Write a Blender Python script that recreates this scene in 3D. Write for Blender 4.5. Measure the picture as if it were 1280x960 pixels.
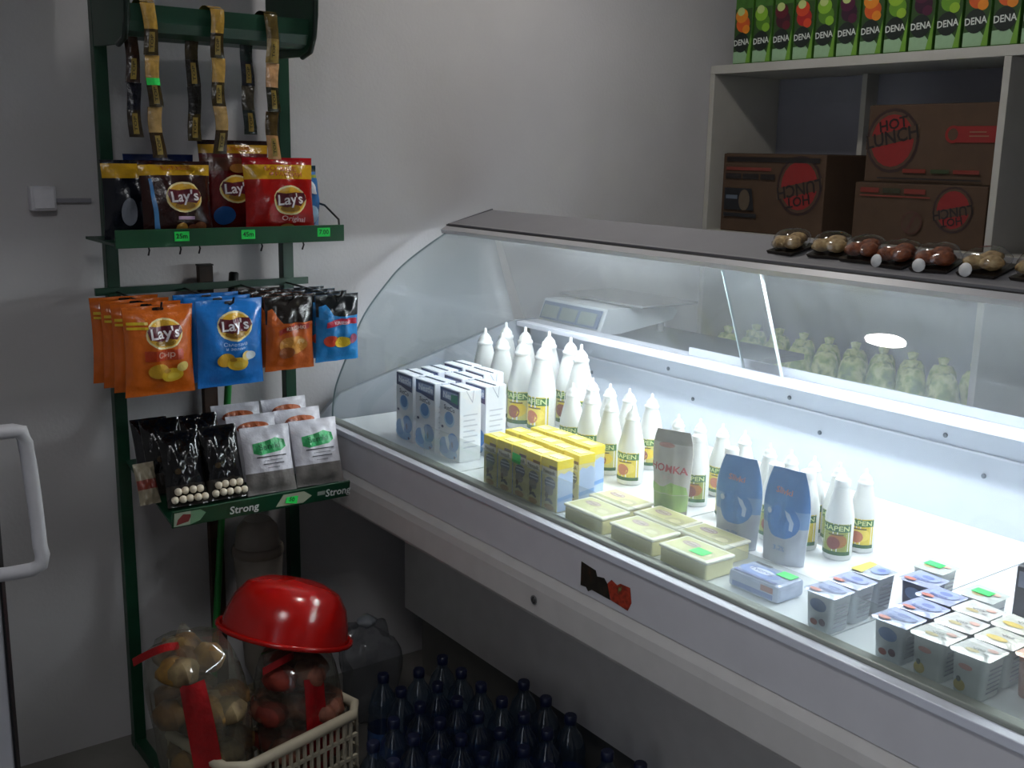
import bpy, bmesh, math, random
from mathutils import Matrix, Vector
from mathutils.geometry import tessellate_polygon
for o in list(bpy.data.objects): bpy.data.objects.remove(o, do_unlink=True)
scn = bpy.context.scene
COL = scn.collection
H = 1.75                                   # eye height; heights below are often given from eye level
def Z(r): return r + H
PI = math.pi
# ------------------------------------------------------------------ camera
cam_d = bpy.data.cameras.new('camera'); cam = bpy.data.objects.new('camera', cam_d); COL.objects.link(cam)
cam_d.sensor_width = 36.0; cam_d.lens = 38.0; cam_d.clip_start = 0.02
Rm = Matrix(((0.58901151, -0.17961935, 0.7879101), (0.80791138, 0.10848538, -0.57923236), (0.01856461, 0.97773606, 0.20901566)))
M4 = Rm.to_4x4(); M4.translation = Vector((0, 0, H)); cam.matrix_world = M4
scn.camera = cam
# ------------------------------------------------------------------ world, daylight, exposure
w = bpy.data.worlds.new('world'); scn.world = w; w.use_nodes = True
w.node_tree.nodes['Background'].inputs[0].default_value = (0.55, 0.62, 0.75, 1)
w.node_tree.nodes['Background'].inputs[1].default_value = 0.25
def area(name, loc, rot, sx, sy, power, col):
    d = bpy.data.lights.new(name, 'AREA'); d.shape = 'RECTANGLE'; d.size = sx; d.size_y = sy; d.energy = power; d.color = col
    o = bpy.data.objects.new(name, d); COL.objects.link(o); o.location = loc; o.rotation_euler = rot; return o
area('doorway_daylight', (-0.42, -0.75, 1.35), (math.radians(90), 0, 0), 1.0, 2.0, 5.0, (0.80, 0.88, 1.0))
scn.view_settings.view_transform = 'Standard'; scn.view_settings.look = 'None'
scn.view_settings.exposure = 0.0; scn.view_settings.gamma = 1.0
CEIL_W = 30.0; TUBE_E = 122.0; LAMP_E = 150.0; FILL_E = 15.5
# ------------------------------------------------------------------ materials
def lin(h):
    if isinstance(h, str):
        h = h.lstrip('#'); c = [int(h[i:i+2], 16)/255 for i in (0, 2, 4)]
    else: c = h
    return tuple((x/12.92 if x <= .04045 else ((x+.055)/1.055)**2.4) for x in c)
MATS = {}
def mat(col, rough=.5, metal=0., var=.06, scale=30., bump=0., bscale=120., coat=0., trans=0., alpha=1., sss=0.):
    key = (col, rough, metal, var, scale, bump, bscale, coat, trans, alpha, sss)
    if key in MATS: return MATS[key]
    m = bpy.data.materials.new('paint'); m.use_nodes = True; nt = m.node_tree; b = nt.nodes['Principled BSDF']
    c = lin(col)
    if var > 0:
        tc = nt.nodes.new('ShaderNodeTexCoord'); n = nt.nodes.new('ShaderNodeTexNoise'); n.inputs['Scale'].default_value = scale
        n.inputs['Detail'].default_value = 4
        r = nt.nodes.new('ShaderNodeValToRGB')
        r.color_ramp.elements[0].position = .3; r.color_ramp.elements[1].position = .7
        r.color_ramp.elements[0].color = tuple(max(0, x*(1-var)) for x in c)+(1,)
        r.color_ramp.elements[1].color = tuple(min(1, x*(1+var)) for x in c)+(1,)
        nt.links.new(tc.outputs['Object'], n.inputs['Vector']); nt.links.new(n.outputs['Fac'], r.inputs['Fac'])
        nt.links.new(r.outputs['Color'], b.inputs['Base Color'])
    else: b.inputs['Base Color'].default_value = c+(1,)
    b.inputs['Roughness'].default_value = rough; b.inputs['Metallic'].default_value = metal
    b.inputs['Coat Weight'].default_value = coat; b.inputs['Coat Roughness'].default_value = .08
    b.inputs['Transmission Weight'].default_value = trans; b.inputs['Alpha'].default_value = alpha
    if bump > 0:
        tc = nt.nodes.new('ShaderNodeTexCoord'); n = nt.nodes.new('ShaderNodeTexNoise'); n.inputs['Scale'].default_value = bscale
        n.inputs['Detail'].default_value = 3
        bp = nt.nodes.new('ShaderNodeBump'); bp.inputs['Strength'].default_value = bump; bp.inputs['Distance'].default_value = .01
        nt.links.new(tc.outputs['Object'], n.inputs['Vector']); nt.links.new(n.outputs['Fac'], bp.inputs['Height']); nt.links.new(bp.outputs['Normal'], b.inputs['Normal'])
    MATS[key] = m; return m
def glassmat(name, tint=(1, 1, 1), base=.045, power=.75, fog=.0, fogcol=(.8, .85, .9), rough=.015):
    m = bpy.data.materials.new(name); m.use_nodes = True; nt = m.node_tree; nt.nodes.clear()
    out = nt.nodes.new('ShaderNodeOutputMaterial'); tr = nt.nodes.new('ShaderNodeBsdfTransparent'); tr.inputs[0].default_value = tint+(1,)
    gl = nt.nodes.new('ShaderNodeBsdfGlossy'); gl.inputs['Roughness'].default_value = rough
    lw = nt.nodes.new('ShaderNodeLayerWeight'); lw.inputs[0].default_value = .5
    p = nt.nodes.new('ShaderNodeMath'); p.operation = 'POWER'; p.inputs[1].default_value = 4.5
    mu = nt.nodes.new('ShaderNodeMath'); mu.operation = 'MULTIPLY_ADD'; mu.inputs[1].default_value = power; mu.inputs[2].default_value = base
    mx = nt.nodes.new('ShaderNodeMixShader')
    nt.links.new(lw.outputs['Facing'], p.inputs[0]); nt.links.new(p.outputs[0], mu.inputs[0]); nt.links.new(mu.outputs[0], mx.inputs[0])
    src = tr
    if fog > 0:
        df = nt.nodes.new('ShaderNodeBsdfDiffuse'); df.inputs[0].default_value = fogcol+(1,)
        tl = nt.nodes.new('ShaderNodeBsdfTranslucent'); tl.inputs[0].default_value = fogcol+(1,)
        ad = nt.nodes.new('ShaderNodeMixShader'); ad.inputs[0].default_value = .5
        nt.links.new(df.outputs[0], ad.inputs[1]); nt.links.new(tl.outputs[0], ad.inputs[2])
        tc = nt.nodes.new('ShaderNodeTexCoord'); n = nt.nodes.new('ShaderNodeTexNoise'); n.inputs['Scale'].default_value = 2.2; n.inputs['Detail'].default_value = 5
        mr = nt.nodes.new('ShaderNodeMapRange'); mr.inputs['From Min'].default_value = .3; mr.inputs['From Max'].default_value = .75
        mr.inputs['To Min'].default_value = fog*.4; mr.inputs['To Max'].default_value = fog*1.5
        nt.links.new(tc.outputs['Object'], n.inputs['Vector']); nt.links.new(n.outputs['Fac'], mr.inputs['Value'])
        m2 = nt.nodes.new('ShaderNodeMixShader'); nt.links.new(mr.outputs[0], m2.inputs[0]); nt.links.new(tr.outputs[0], m2.inputs[1]); nt.links.new(ad.outputs[0], m2.inputs[2])
        src = m2
    nt.links.new(src.outputs[0], mx.inputs[1]); nt.links.new(gl.outputs[0], mx.inputs[2]); nt.links.new(mx.outputs[0], out.inputs[0])
    return m
def emis(name, col, s):
    m = bpy.data.materials.new(name); m.use_nodes = True; nt = m.node_tree; nt.nodes.clear()
    out = nt.nodes.new('ShaderNodeOutputMaterial'); e = nt.nodes.new('ShaderNodeEmission'); e.inputs[0].default_value = col+(1,); e.inputs[1].default_value = s
    nt.links.new(e.outputs[0], out.inputs[0]); return m
def ramp_mat(name, stops, scale, rough=.5, detail=4, bump=0., coat=0.):
    m = bpy.data.materials.new(name); m.use_nodes = True; nt = m.node_tree; b = nt.nodes['Principled BSDF']
    tc = nt.nodes.new('ShaderNodeTexCoord'); n = nt.nodes.new('ShaderNodeTexNoise'); n.inputs['Scale'].default_value = scale; n.inputs['Detail'].default_value = detail
    r = nt.nodes.new('ShaderNodeValToRGB'); cr = r.color_ramp
    while len(cr.elements) < len(stops): cr.elements.new(.5)
    for e, (p, c) in zip(cr.elements, stops): e.position = p; e.color = lin(c)+(1,)
    nt.links.new(tc.outputs['Object'], n.inputs['Vector']); nt.links.new(n.outputs['Fac'], r.inputs['Fac']); nt.links.new(r.outputs['Color'], b.inputs['Base Color'])
    b.inputs['Roughness'].default_value = rough; b.inputs['Coat Weight'].default_value = coat
    if bump:
        bp = nt.nodes.new('ShaderNodeBump'); bp.inputs['Strength'].default_value = bump; bp.inputs['Distance'].default_value = .01
        nt.links.new(n.outputs['Fac'], bp.inputs['Height']); nt.links.new(bp.outputs['Normal'], b.inputs['Normal'])
    return m
# ------------------------------------------------------------------ mesh builder
class MB:
    def __init__(s): s.v = []; s.f = []; s.m = []; s.mats = []; s.sm = []
    def mi(s, m):
        if m not in s.mats: s.mats.append(m)
        return s.mats.index(m)
    def add(s, vs, fs, m, smooth=False):
        o = len(s.v); s.v += [tuple(v) for v in vs]; i = s.mi(m)
        for f in fs: s.f.append(tuple(a+o for a in f)); s.m.append(i); s.sm.append(smooth)
        return s
    def box(s, x0, x1, y0, y1, z0, z1, m, b=0., mtx=None):
        if b > 0:
            bm = bmesh.new(); bmesh.ops.create_cube(bm, size=1)
            for v in bm.verts: v.co = Vector(((x0+x1)/2+v.co.x*(x1-x0), (y0+y1)/2+v.co.y*(y1-y0), (z0+z1)/2+v.co.z*(z1-z0)))
            bmesh.ops.bevel(bm, geom=bm.edges[:], offset=b, segments=2, affect='EDGES', profile=.5)
            bm.verts.index_update(); vs = [v.co.copy() for v in bm.verts]; fs = [[v.index for v in f.verts] for f in bm.faces]; bm.free()
        else:
            vs = [Vector(p) for p in ((x0, y0, z0), (x1, y0, z0), (x1, y1, z0), (x0, y1, z0), (x0, y0, z1), (x1, y0, z1), (x1, y1, z1), (x0, y1, z1))]
            fs = [(3, 2, 1, 0), (4, 5, 6, 7), (0, 1, 5, 4), (1, 2, 6, 5), (2, 3, 7, 6), (3, 0, 4, 7)]
        if mtx is not None: vs = [mtx @ v for v in vs]
        return s.add(vs, fs, m)
    def prism(s, pts, axis, a, b, m, smooth=False):
        # pts: 2D outline; axis 'x': (y,z) extruded in x; 'y': (x,z); 'z': (x,y)
        def P(p, t): return {'x': (t, p[0], p[1]), 'y': (p[0], t, p[1]), 'z': (p[0], p[1], t)}[axis]
        n = len(pts); vs = [P(p, a) for p in pts]+[P(p, b) for p in pts]
        fs = [(i, (i+1) % n, n+(i+1) % n, n+i) for i in range(n)]
        s.add(vs, fs, m, smooth)
        tri = tessellate_polygon([[Vector((p[0], p[1], 0)) for p in pts]])
        s.add(vs, [t for t in tri]+[tuple(n+i for i in reversed(t)) for t in tri], m)
        return s
    def lathe(s, prof, m, n=20, c=(0, 0, 0), cap=True):
        vs = []; fs = []
        for r, z in prof:
            for k in range(n):
                a = 2*PI*k/n; vs.append((c[0]+r*math.cos(a), c[1]+r*math.sin(a), c[2]+z))
        for i in range(len(prof)-1):
            for k in range(n):
                a = i*n+k; b = i*n+(k+1) % n; fs.append((a, b, b+n, a+n))
        s.add(vs, fs, m, True)
        if cap:
            L = len(prof)-1
            s.add([vs[k] for k in range(n)], [tuple(reversed(range(n)))], m); s.add([vs[L*n+k] for k in range(n)], [tuple(range(n))], m)
        return s
    def tube(s, path, r, m, n=10, closed=False):
        path = [Vector(p) for p in path]; vs = []; fs = []; N = len(path); up = Vector((0.13, 0.27, 1)).normalized()
        for i, p in enumerate(path):
            if closed: t = (path[(i+1) % N]-path[i-1])
            else: t = path[min(i+1, N-1)]-path[max(i-1, 0)]
            t.normalize(); a = t.cross(up)
            if a.length < .05: a = t.cross(Vector((1, 0, 0)))
            a.normalize(); b = a.cross(t); rr = r[i] if isinstance(r, (list, tuple)) else r
            for k in range(n):
                an = 2*PI*k/n; vs.append(p+a*(rr*math.cos(an))+b*(rr*math.sin(an)))
        for i in range(N if closed else N-1):
            j = (i+1) % N
            for k in range(n):
                fs.append((i*n+k, i*n+(k+1) % n, j*n+(k+1) % n, j*n+k))
        s.add(vs, fs, m, True)
        if not closed: s.add(vs[:n], [tuple(reversed(range(n)))], m); s.add(vs[-n:], [tuple(range(n))], m)
        return s
    def grid(s, fn, nu, nv, m, smooth=True, flip=False, mfn=None):
        vs = [fn(i/nu, j/nv) for j in range(nv+1) for i in range(nu+1)]
        o = len(s.v); s.v += [tuple(v) for v in vs]
        for j in range(nv):
            for i in range(nu):
                a = j*(nu+1)+i; f = (a, a+1, a+nu+2, a+nu+1)
                if flip: f = tuple(reversed(f))
                s.f.append(tuple(q+o for q in f)); s.m.append(s.mi(mfn((i+.5)/nu, (j+.5)/nv) if mfn else m)); s.sm.append(smooth)
        return s
    def blob(s, c, r, m, seed=0, amp=.15, nu=14, nv=9, q=1.):
        rnd = random.Random(seed); ph = [rnd.uniform(0, 6.28) for _ in range(6)]
        def fn(u, v):
            a = u*2*PI; b = (v-.5)*PI
            k = 1+amp*(math.sin(3*a+ph[0])*math.cos(2*b+ph[1])+.6*math.sin(5*a+ph[2]+3*b)+.5*math.cos(4*b+ph[3]))*math.cos(b)
            return (c[0]+r[0]*k*math.cos(a)*abs(math.cos(b))**q, c[1]+r[1]*k*math.sin(a)*abs(math.cos(b))**q, c[2]+r[2]*k*math.sin(b))
        return s.grid(fn, nu, nv, m)
    def mesh(s, name):
        me = bpy.data.meshes.new(name); me.from_pydata(s.v, [], s.f)
        for m in s.mats: me.materials.append(m)
        me.polygons.foreach_set('material_index', s.m); me.polygons.foreach_set('use_smooth', s.sm)
        me.update(); return me
def link(name, me, parent=None, loc=None, rot=None):
    o = bpy.data.objects.new(name, me); COL.objects.link(o)
    if parent is not None: o.parent = parent
    if loc is not None: o.location = loc
    if rot is not None: o.rotation_euler = rot
    return o
def tag(o, label=None, cat=None, group=None, kind=None):
    if label: o['label'] = label
    if cat: o['category'] = cat
    if group: o['group'] = group
    if kind: o['kind'] = kind
    return o
def thing(name, label, cat, loc=(0, 0, 0), rot=(0, 0, 0), group=None):
    return tag(link(name, None, None, loc, rot), label, cat, group)
def part(name, mb, parent, label=None, loc=None, rot=None):
    o = link(name, mb.mesh(name) if isinstance(mb, MB) else mb, parent, loc, rot)
    if label: o['label'] = label
    return o
def struct(name, mb, label=None): return tag(link(name, mb.mesh(name)), label, None, None, 'structure')
# prototypes: list of (part name, mesh, index of parent part or None)
class Proto:
    def __init__(s): s.p = []
    def add(s, name, mb, parent=None, label=None):
        s.p.append((name, mb.mesh(name) if isinstance(mb, MB) else mb, parent, label)); return len(s.p)-1
    def place(s, name, label, cat, loc, rot=(0, 0, 0), group=None, skip=()):
        root = thing(name, label, cat, loc, rot, group); objs = []
        for i, (n, me, pa, lb) in enumerate(s.p):
            if n in skip: objs.append(None); continue
            o = link(n, me, root if pa is None else objs[pa])
            if lb: o['label'] = lb
            objs.append(o)
        return root
# text outlines -> triangles in 2D
TXT = {}
def text2d(body):
    if body in TXT: return TXT[body]
    cu = bpy.data.curves.new('lettering', 'FONT'); cu.body = body; cu.align_x = 'CENTER'; cu.align_y = 'CENTER'; cu.resolution_u = 2; cu.offset = .018
    ob = bpy.data.objects.new('lettering', cu); COL.objects.link(ob)
    dg = bpy.context.evaluated_depsgraph_get(); ev = ob.evaluated_get(dg); me = ev.to_mesh()
    bm = bmesh.new(); bm.from_mesh(me); bmesh.ops.triangulate(bm, faces=bm.faces[:])
    vs = [(v.co.x, v.co.y) for v in bm.verts]; bm.verts.index_update(); fs = [tuple(v.index for v in f.verts) for f in bm.faces]
    bm.free(); ev.to_mesh_clear(); bpy.data.objects.remove(ob, do_unlink=True); bpy.data.curves.remove(cu)
    TXT[body] = (vs, fs); return TXT[body]
def shape2d(p):
    k = p[0]
    if k == 'ellipse':
        _, cx, cz, rx, rz = p[:5]; n = 20; vs = [(cx, cz)]; fs = []
        for ring in (.5, 1.):
            vs += [(cx+rx*ring*math.cos(2*PI*i/n), cz+rz*ring*math.sin(2*PI*i/n)) for i in range(n)]
        for i in range(n):
            j = (i+1) % n; fs += [(0, 1+i, 1+j), (1+i, 1+n+i, 1+n+j, 1+j)]
        return vs, fs
    if k == 'rect':
        _, x0, x1, z0, z1 = p[:5]; n = 6; mm = 4
        vs = [(x0+(x1-x0)*i/n, z0+(z1-z0)*j/mm) for j in range(mm+1) for i in range(n+1)]
        return vs, [(j*(n+1)+i, j*(n+1)+i+1, (j+1)*(n+1)+i+1, (j+1)*(n+1)+i) for j in range(mm) for i in range(n)]
    if k == 'poly':
        pts = p[1]; tri = tessellate_polygon([[Vector((a, b, 0)) for a, b in pts]])
        out = []
        for t in tri:
            a, b, c = [pts[i] for i in t]
            if (b[0]-a[0])*(c[1]-a[1])-(b[1]-a[1])*(c[0]-a[0]) < 0: t = tuple(reversed(t))
            out.append(tuple(t))
        return pts, out
    if k == 'text':
        _, body, cx, cz, size, sx, ang = p[:7]; vs, fs = text2d(body); ca, sa = math.cos(ang), math.sin(ang)
        q = []
        for x, z in vs:
            x *= size*sx; z *= size; q.append((cx+x*ca-z*sa, cz+x*sa+z*ca))
        return q, fs
def fine(vs, fs, L):
    """split triangles until no edge is longer than L, so that print follows a curved surface"""
    vs = list(vs); out = []; todo = []
    for f in fs:
        for k in range(1, len(f)-1): todo.append((f[0], f[k], f[k+1]))
    mid = {}
    def M(a, b):
        k = (min(a, b), max(a, b))
        if k not in mid: mid[k] = len(vs); vs.append(((vs[a][0]+vs[b][0])/2, (vs[a][1]+vs[b][1])/2))
        return mid[k]
    while todo:
        a, b, c = todo.pop()
        e = [math.hypot(vs[p][0]-vs[q][0], vs[p][1]-vs[q][1]) for p, q in ((a, b), (b, c), (c, a))]; m = max(e)
        if m <= L: out.append((a, b, c)); continue
        if e[0] == m: k = M(a, b); todo += [(a, k, c), (k, b, c)]
        elif e[1] == m: k = M(b, c); todo += [(a, b, k), (a, k, c)]
        else: k = M(c, a); todo += [(a, b, k), (k, b, c)]
    return vs, out
def prints(proto, parent, items, surf, base=.0012, step=.0005, L=None):
    """items: (part name, colour, shape...) ; surf(x, z, off) -> point. One mesh per part name."""
    groups = {}
    for i, it in enumerate(items):
        name, col, shp = it[0], it[1], it[2:]
        mb = groups.setdefault(name, MB()); vs, fs = shape2d(shp)
        if L: vs, fs = fine(vs, fs, L)
        mb.add([surf(x, z, base+step*i) for x, z in vs], fs, col if not isinstance(col, str) else mat(col, .42, 0, .04, 60))
    for n, mb in groups.items(): proto.add(n, mb, parent)
# ------------------------------------------------------------------ common materials
M_wall = mat('#bcbabb', .75, 0, .05, 3, .10, 90); M_ceil = mat('#c4c4c2', .8, 0, .03, 4)
M_floor = mat('#77746f', .6, 0, .15, 6, .1, 40)
M_white = mat('#d9dade', .35, 0, .02, 20); M_lam = mat('#aeaba3', .5, 0, .03, 12)
M_green = mat('#0d3a26', .4, 0, .15, 20); M_tag = mat('#1fe05a', .6, 0, .1, 80); M_ink = mat('#0b2a12', .7, 0, 0)
M_black = mat('#101012', .35, 0, .1, 30); M_steel = mat('#9a9a9c', .35, .7, .05, 20)
# ------------------------------------------------------------------ the room
XW = -3.08; YB = 3.58; ZC = Z(1.2)
struct('floor', MB().box(XW-.1, 1.6, -1.6, YB+.1, -.1, 0, M_floor), 'grey shop floor')
struct('ceiling', MB().box(XW-.1, 1.6, -.3, YB+.1, ZC, ZC+.1, M_ceil))
struct('wall_end', MB().box(XW-.1, XW, -.3, YB+.1, 0, ZC, M_wall), 'off-white plaster wall behind the snack rack')
struct('wall_back', MB().box(XW, 1.6, YB, YB+.1, 0, ZC, M_wall))
struct('wall_right', MB().box(1.5, 1.6, -.3, YB, 0, ZC, M_wall))
struct('wall_left', MB().box(XW, -.95, -.3, -.2, 0, ZC, M_wall).box(-.05, 1.5, -.3, -.2, 0, ZC, M_wall).box(-.95, -.05, -.3, -.2, 2.1, ZC, M_wall))
# open door with white pull handle
d = link('door_1', None, None, (-.95, -.2, 0), (0, 0, math.atan2(.49, -.73))); tag(d, 'pale plastic door leaf standing open beside the doorway', None, None, 'structure')
M_door = mat('#86858b', .45, 0, .03, 10)
part('door_leaf', MB().box(0, .88, 0, .045, .02, 2.06, M_door, .004), d)
part('edge_seal', MB().box(.8805, .888, .006, .039, .03, 2.05, M_black), d)
part('gasket_line', MB().box(.868, .880, -.004, -.0005, .03, 2.05, M_black), d)
hz0, hz1 = Z(-.615), Z(-.41)
hp = [(.855, .0, hz1), (.855, -.045, hz1+.006), (.862, -.052, hz1+.004), (.866, -.056, hz1-.015)]
hp += [(.866+.012*math.sin(t*PI)*.3, -.056-.010*t, hz1-.015-(hz1-hz0-.03)*t) for t in (.15, .3, .45, .6, .75, .9)]
hp += [(.866, -.068, hz0+.018), (.863, -.066, hz0+.004), (.858, -.055, hz0-.002), (.855, -.02, hz0-.008), (.855, 0, hz0-.01)]
part('door_handle', MB().tube(hp, .0108, mat('#b4b3b6', .4), 12), d)
# conduit and junction box on the wall
jb = thing('junction_box', 'small square white electrical box on the wall left of the green rack', 'electrical box', (XW, .703, Z(-.14)))
part('body', MB().box(0, .035, -.032, .032, -.032, .032, mat('#d6d5db', .5), .004), jb)
part('lid', MB().box(.0355, .041, -.026, .026, -.026, .026, mat('#dcdbe1', .5), .002), jb)
tag(link('conduit', MB().box(0, .012, .738, .83, Z(-.152), Z(-.141), mat('#8c8b92', .5)).mesh('conduit'), None, (XW, 0, 0)), 'thin grey cable trunking running from the electrical box to the rack', 'cable trunking')
# ceiling lamp
cl = thing('ceiling_lamp', 'round flush ceiling lamp with a bright disc above the display case', 'lamp', (-2.26, 2.10, ZC))
part('rim', MB().lathe([(.10, 0), (.10, -.02), (.085, -.03), (.085, -.024)], M_white, 28, cap=False), cl)
part('diffuser', MB().lathe([(.084, -.022), (.07, -.028), (.0, -.03)], emis('lamp_glow', (1, .97, .92), LAMP_E), 28, cap=False), cl)
pl = thing('fill_panel', 'added fill light panel on the ceiling above the customer side', 'lamp', (-.6, .12, ZC))  # unseen light panel, added to brighten the case front and rack
part('frame', MB().box(-.31, .31, -.25, .25, -.018, -.001, M_white), pl)
part('diffuser', MB().box(-.29, .29, -.23, .23, -.021, -.0185, emis('fill_panel_glow', (.97, .98, 1), FILL_E)), pl)
# ------------------------------------------------------------------ back shelf unit
su = thing('shelf_unit', 'pale laminate shelving unit on the back wall behind the case', 'shelf', (0, 0, 0))
SY0, SY1 = 3.19, 3.57; SX0 = -3.075; SX1 = -.75
ZT = Z(.345); ZS = Z(-.282); Z3 = .80; Z4 = .12
def board(n, x0, x1, z0, z1, y0=SY0): part(n, MB().box(x0, x1, y0, SY1, z0, z1, M_lam, .0015), su)
board('top_board', SX0, SX1, ZT-.032, ZT)
for xx in (SX0, -1.868, SX1-.024): board('upright', xx, xx+.024, .0, ZT-.0325)
for x0, x1 in ((SX0+.0245, -1.8685), (-1.8435, SX1-.0245)):
    for zz in (ZS, Z3, Z4): board('shelf_board', x0, x1, zz-.022, zz, SY0+.002)
part('shade_panel', MB().box(SX0+.0245, SX1-.0245, SY1+.0005, SY1+.006, .01, ZT-.033, mat('#8a8a94', .6, 0, .04, 8)), su)  # added grey panel; its tone stands in for shade inside the shelving
part('back_batten', MB().box(-2.60, -2.578, 3.5, 3.569, ZS+.001, ZT-.033, M_lam), su)
# cardboard boxes with flame-round logo print
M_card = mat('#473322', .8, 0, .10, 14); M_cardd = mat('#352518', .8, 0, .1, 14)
def cardbox(w, dp, h, flip, kind):
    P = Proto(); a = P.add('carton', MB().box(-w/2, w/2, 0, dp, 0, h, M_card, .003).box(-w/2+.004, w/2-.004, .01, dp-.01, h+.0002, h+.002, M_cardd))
    s = -1 if flip else 1
    def surf(x, z, off): return (s*x, -off, h/2+s*z)
    red, ink = '#7d1613', '#150d0b'
    big = kind == 'big'; cx, cz, r = (-w*.29, h*.04, h*.40) if big else (-w*.27, -h*.12, h*.35)
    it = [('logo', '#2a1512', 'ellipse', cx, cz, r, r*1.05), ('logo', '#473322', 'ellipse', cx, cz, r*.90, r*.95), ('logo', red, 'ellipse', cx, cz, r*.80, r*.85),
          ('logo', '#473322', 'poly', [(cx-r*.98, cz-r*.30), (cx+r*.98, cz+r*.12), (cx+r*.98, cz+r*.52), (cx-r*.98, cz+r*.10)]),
          ('logo_lettering', ink, 'text', 'LUNCH', cx, cz+r*.10, r*.62, .95, .2), ('logo_lettering', ink, 'text', 'HOT', cx, cz+r*.52, r*.48, 1.05, .2)]
    if big: it += [('print', red, 'rect', w*.18, w*.49, h*.02, h*.22), ('print', red, 'ellipse', w*.18, h*.12, h*.11, h*.11), ('print', '#473322', 'ellipse', w*.18, h*.12, h*.07, h*.075), ('print', '#7d5f48', 'rect', w*.3, w*.42, h*.14, h*.155), ('print', '#7d5f48', 'rect', w*.3, w*.44, h*.09, h*.105),
          ('print', '#6e2114', 'rect', -w*.18, 0, -h*.37, -h*.32), ('print', '#2a3a1c', 'rect', w*.04, w*.18, -h*.37, -h*.32), ('print', '#6e2114', 'rect', w*.21, w*.4, -h*.37, -h*.32), ('print', ink, 'rect', -w*.38, w*.42, -h*.455, -h*.435)]
    elif kind == 'mid': it += [('print', '#6e2114', 'rect', w*.30, w*.44, h*.34, h*.41) if False else ('print', '#6e2114', 'rect', w*.30, w*.45, -h*.42, -h*.34), ('print', '#2a2a18', 'rect', w*.13, w*.27, -h*.42, -h*.34), ('print', '#6e2114', 'rect', -w*.06, w*.10, -h*.42, -h*.34), ('print', '#7a2a1f', 'rect', -w*.1, w*.45, -h*.30, -h*.28),
          ('print', '#4a2a20', 'ellipse', w*.02, h*.12, h*.19, h*.19), ('print', '#473322', 'ellipse', w*.02, h*.12, h*.16, h*.16), ('print', '#4a2a20', 'poly', [(w*.02-.02, h*.12-.03), (w*.02-.01, h*.12-.035), (w*.02+.022, h*.12+.03), (w*.02+.012, h*.12+.035)])]
    else: it += [('print', ink, 'rect', -w*.45, w*.46, -h*.46, -h*.40), ('print', '#6e2a20', 'rect', w*.0, w*.46, -h*.33, -h*.29), ('print', ink, 'rect', w*.30, w*.46, -h*.25, -h*.18), ('print', ink, 'rect', w*.12, w*.28, -h*.25, -h*.18), ('print', ink, 'rect', -w*.04, w*.10, -h*.25, -h*.18),
          ('print', '#15171c', 'poly', [(w*.46, -h*.06), (w*.18, -h*.06), (w*.15, h*.22), (w*.46, h*.22)]), ('print', '#15171c', 'rect', w*.12, w*.46, h*.26, h*.31), ('print', '#55493b', 'ellipse', w*.25, h*.09, .028, .04), ('print', '#57616e', 'rect', w*.32, w*.44, h*.03, h*.08)]
    prints(P, a, it, surf)
    return P
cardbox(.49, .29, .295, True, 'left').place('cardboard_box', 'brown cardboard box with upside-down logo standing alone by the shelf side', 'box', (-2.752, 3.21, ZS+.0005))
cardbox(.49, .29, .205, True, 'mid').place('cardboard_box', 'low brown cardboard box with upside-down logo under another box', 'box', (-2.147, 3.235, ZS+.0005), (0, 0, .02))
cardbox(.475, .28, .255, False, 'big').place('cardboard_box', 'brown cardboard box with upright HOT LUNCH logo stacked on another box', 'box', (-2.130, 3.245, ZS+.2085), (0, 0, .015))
# something dark red in the right compartment
rb = thing('jar', 'dark glass jar with red contents on the shelf right of the upright', 'jar', (-1.60, 3.27, ZS+.0005))
part('glass_body', MB().lathe([(.045, 0), (.05, .01), (.05, .085), (.035, .105), (.035, .115)], mat('#5a0f12', .15, 0, .2, 40), 18), rb)
part('lid', MB().lathe([(.038, .1155), (.038, .13), (.034, .133)], mat('#1a1a1a', .3), 18), rb)
# juice cartons on top
FR = {'orange': ('#d8801a', '#c8531a'), 'lime': ('#7fae2c', '#4f7d1d'), 'berry': ('#5a1020', '#3c0a1a'), 'red': ('#c8401c', '#a51a1c'), 'grape': ('#4a1030', '#300a25'), 'apple': ('#8ab02c', '#5f8f20')}
def juice(kind):
    P = Proto(); w_, dp, h_ = .086, .07, .24; a = P.add('carton', MB().box(-w_/2, w_/2, 0, dp, 0, h_, mat('#3f6f24', .4, 0, .25, 30), .003))
    c1, c2 = FR[kind]
    def surf(x, z, off): return (x, -off, z)
    it = [('picture', '#2a4a1a', 'rect', -.042, .042, .005, .2), ('picture', '#8fb08a', 'poly', [(-.042, .004), (.02, .004), (.03, .03), (.012, .05), (-.042, .045)]), ('picture', '#6a9a30', 'poly', [(.02, .004), (.042, .004), (.042, .11), (.03, .05)]),
          ('picture', c2, 'ellipse', 0, .145, .033, .03), ('picture', c1, 'ellipse', -.008, .175, .03, .026), ('picture', c1, 'ellipse', .016, .125, .018, .016), ('picture', '#b7c77a', 'ellipse', -.012, .19, .018, .015),
          ('brand_disc', '#14201a', 'ellipse', -.004, .078, .036, .036), ('lettering', '#cfd3cc', 'text', 'DENA', -.003, .078, .03, .92, .06)]
    prints(P, a, it, surf, .0008, .0003)
    tp = MB().lathe([(.013, h_+.0002), (.013, h_+.014), (.011, h_+.016)], mat('#2f7a2a', .4), 14, c=(0, dp*.5, 0)); P.add('screw_cap', tp, a)
    return P
jk = ['orange', 'lime', 'berry', 'red', 'lime', 'grape', 'orange', 'apple', 'grape', 'apple', 'orange', 'orange', 'berry', 'apple']
jx = [-2.936+.0955*i for i in range(14)]
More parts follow.
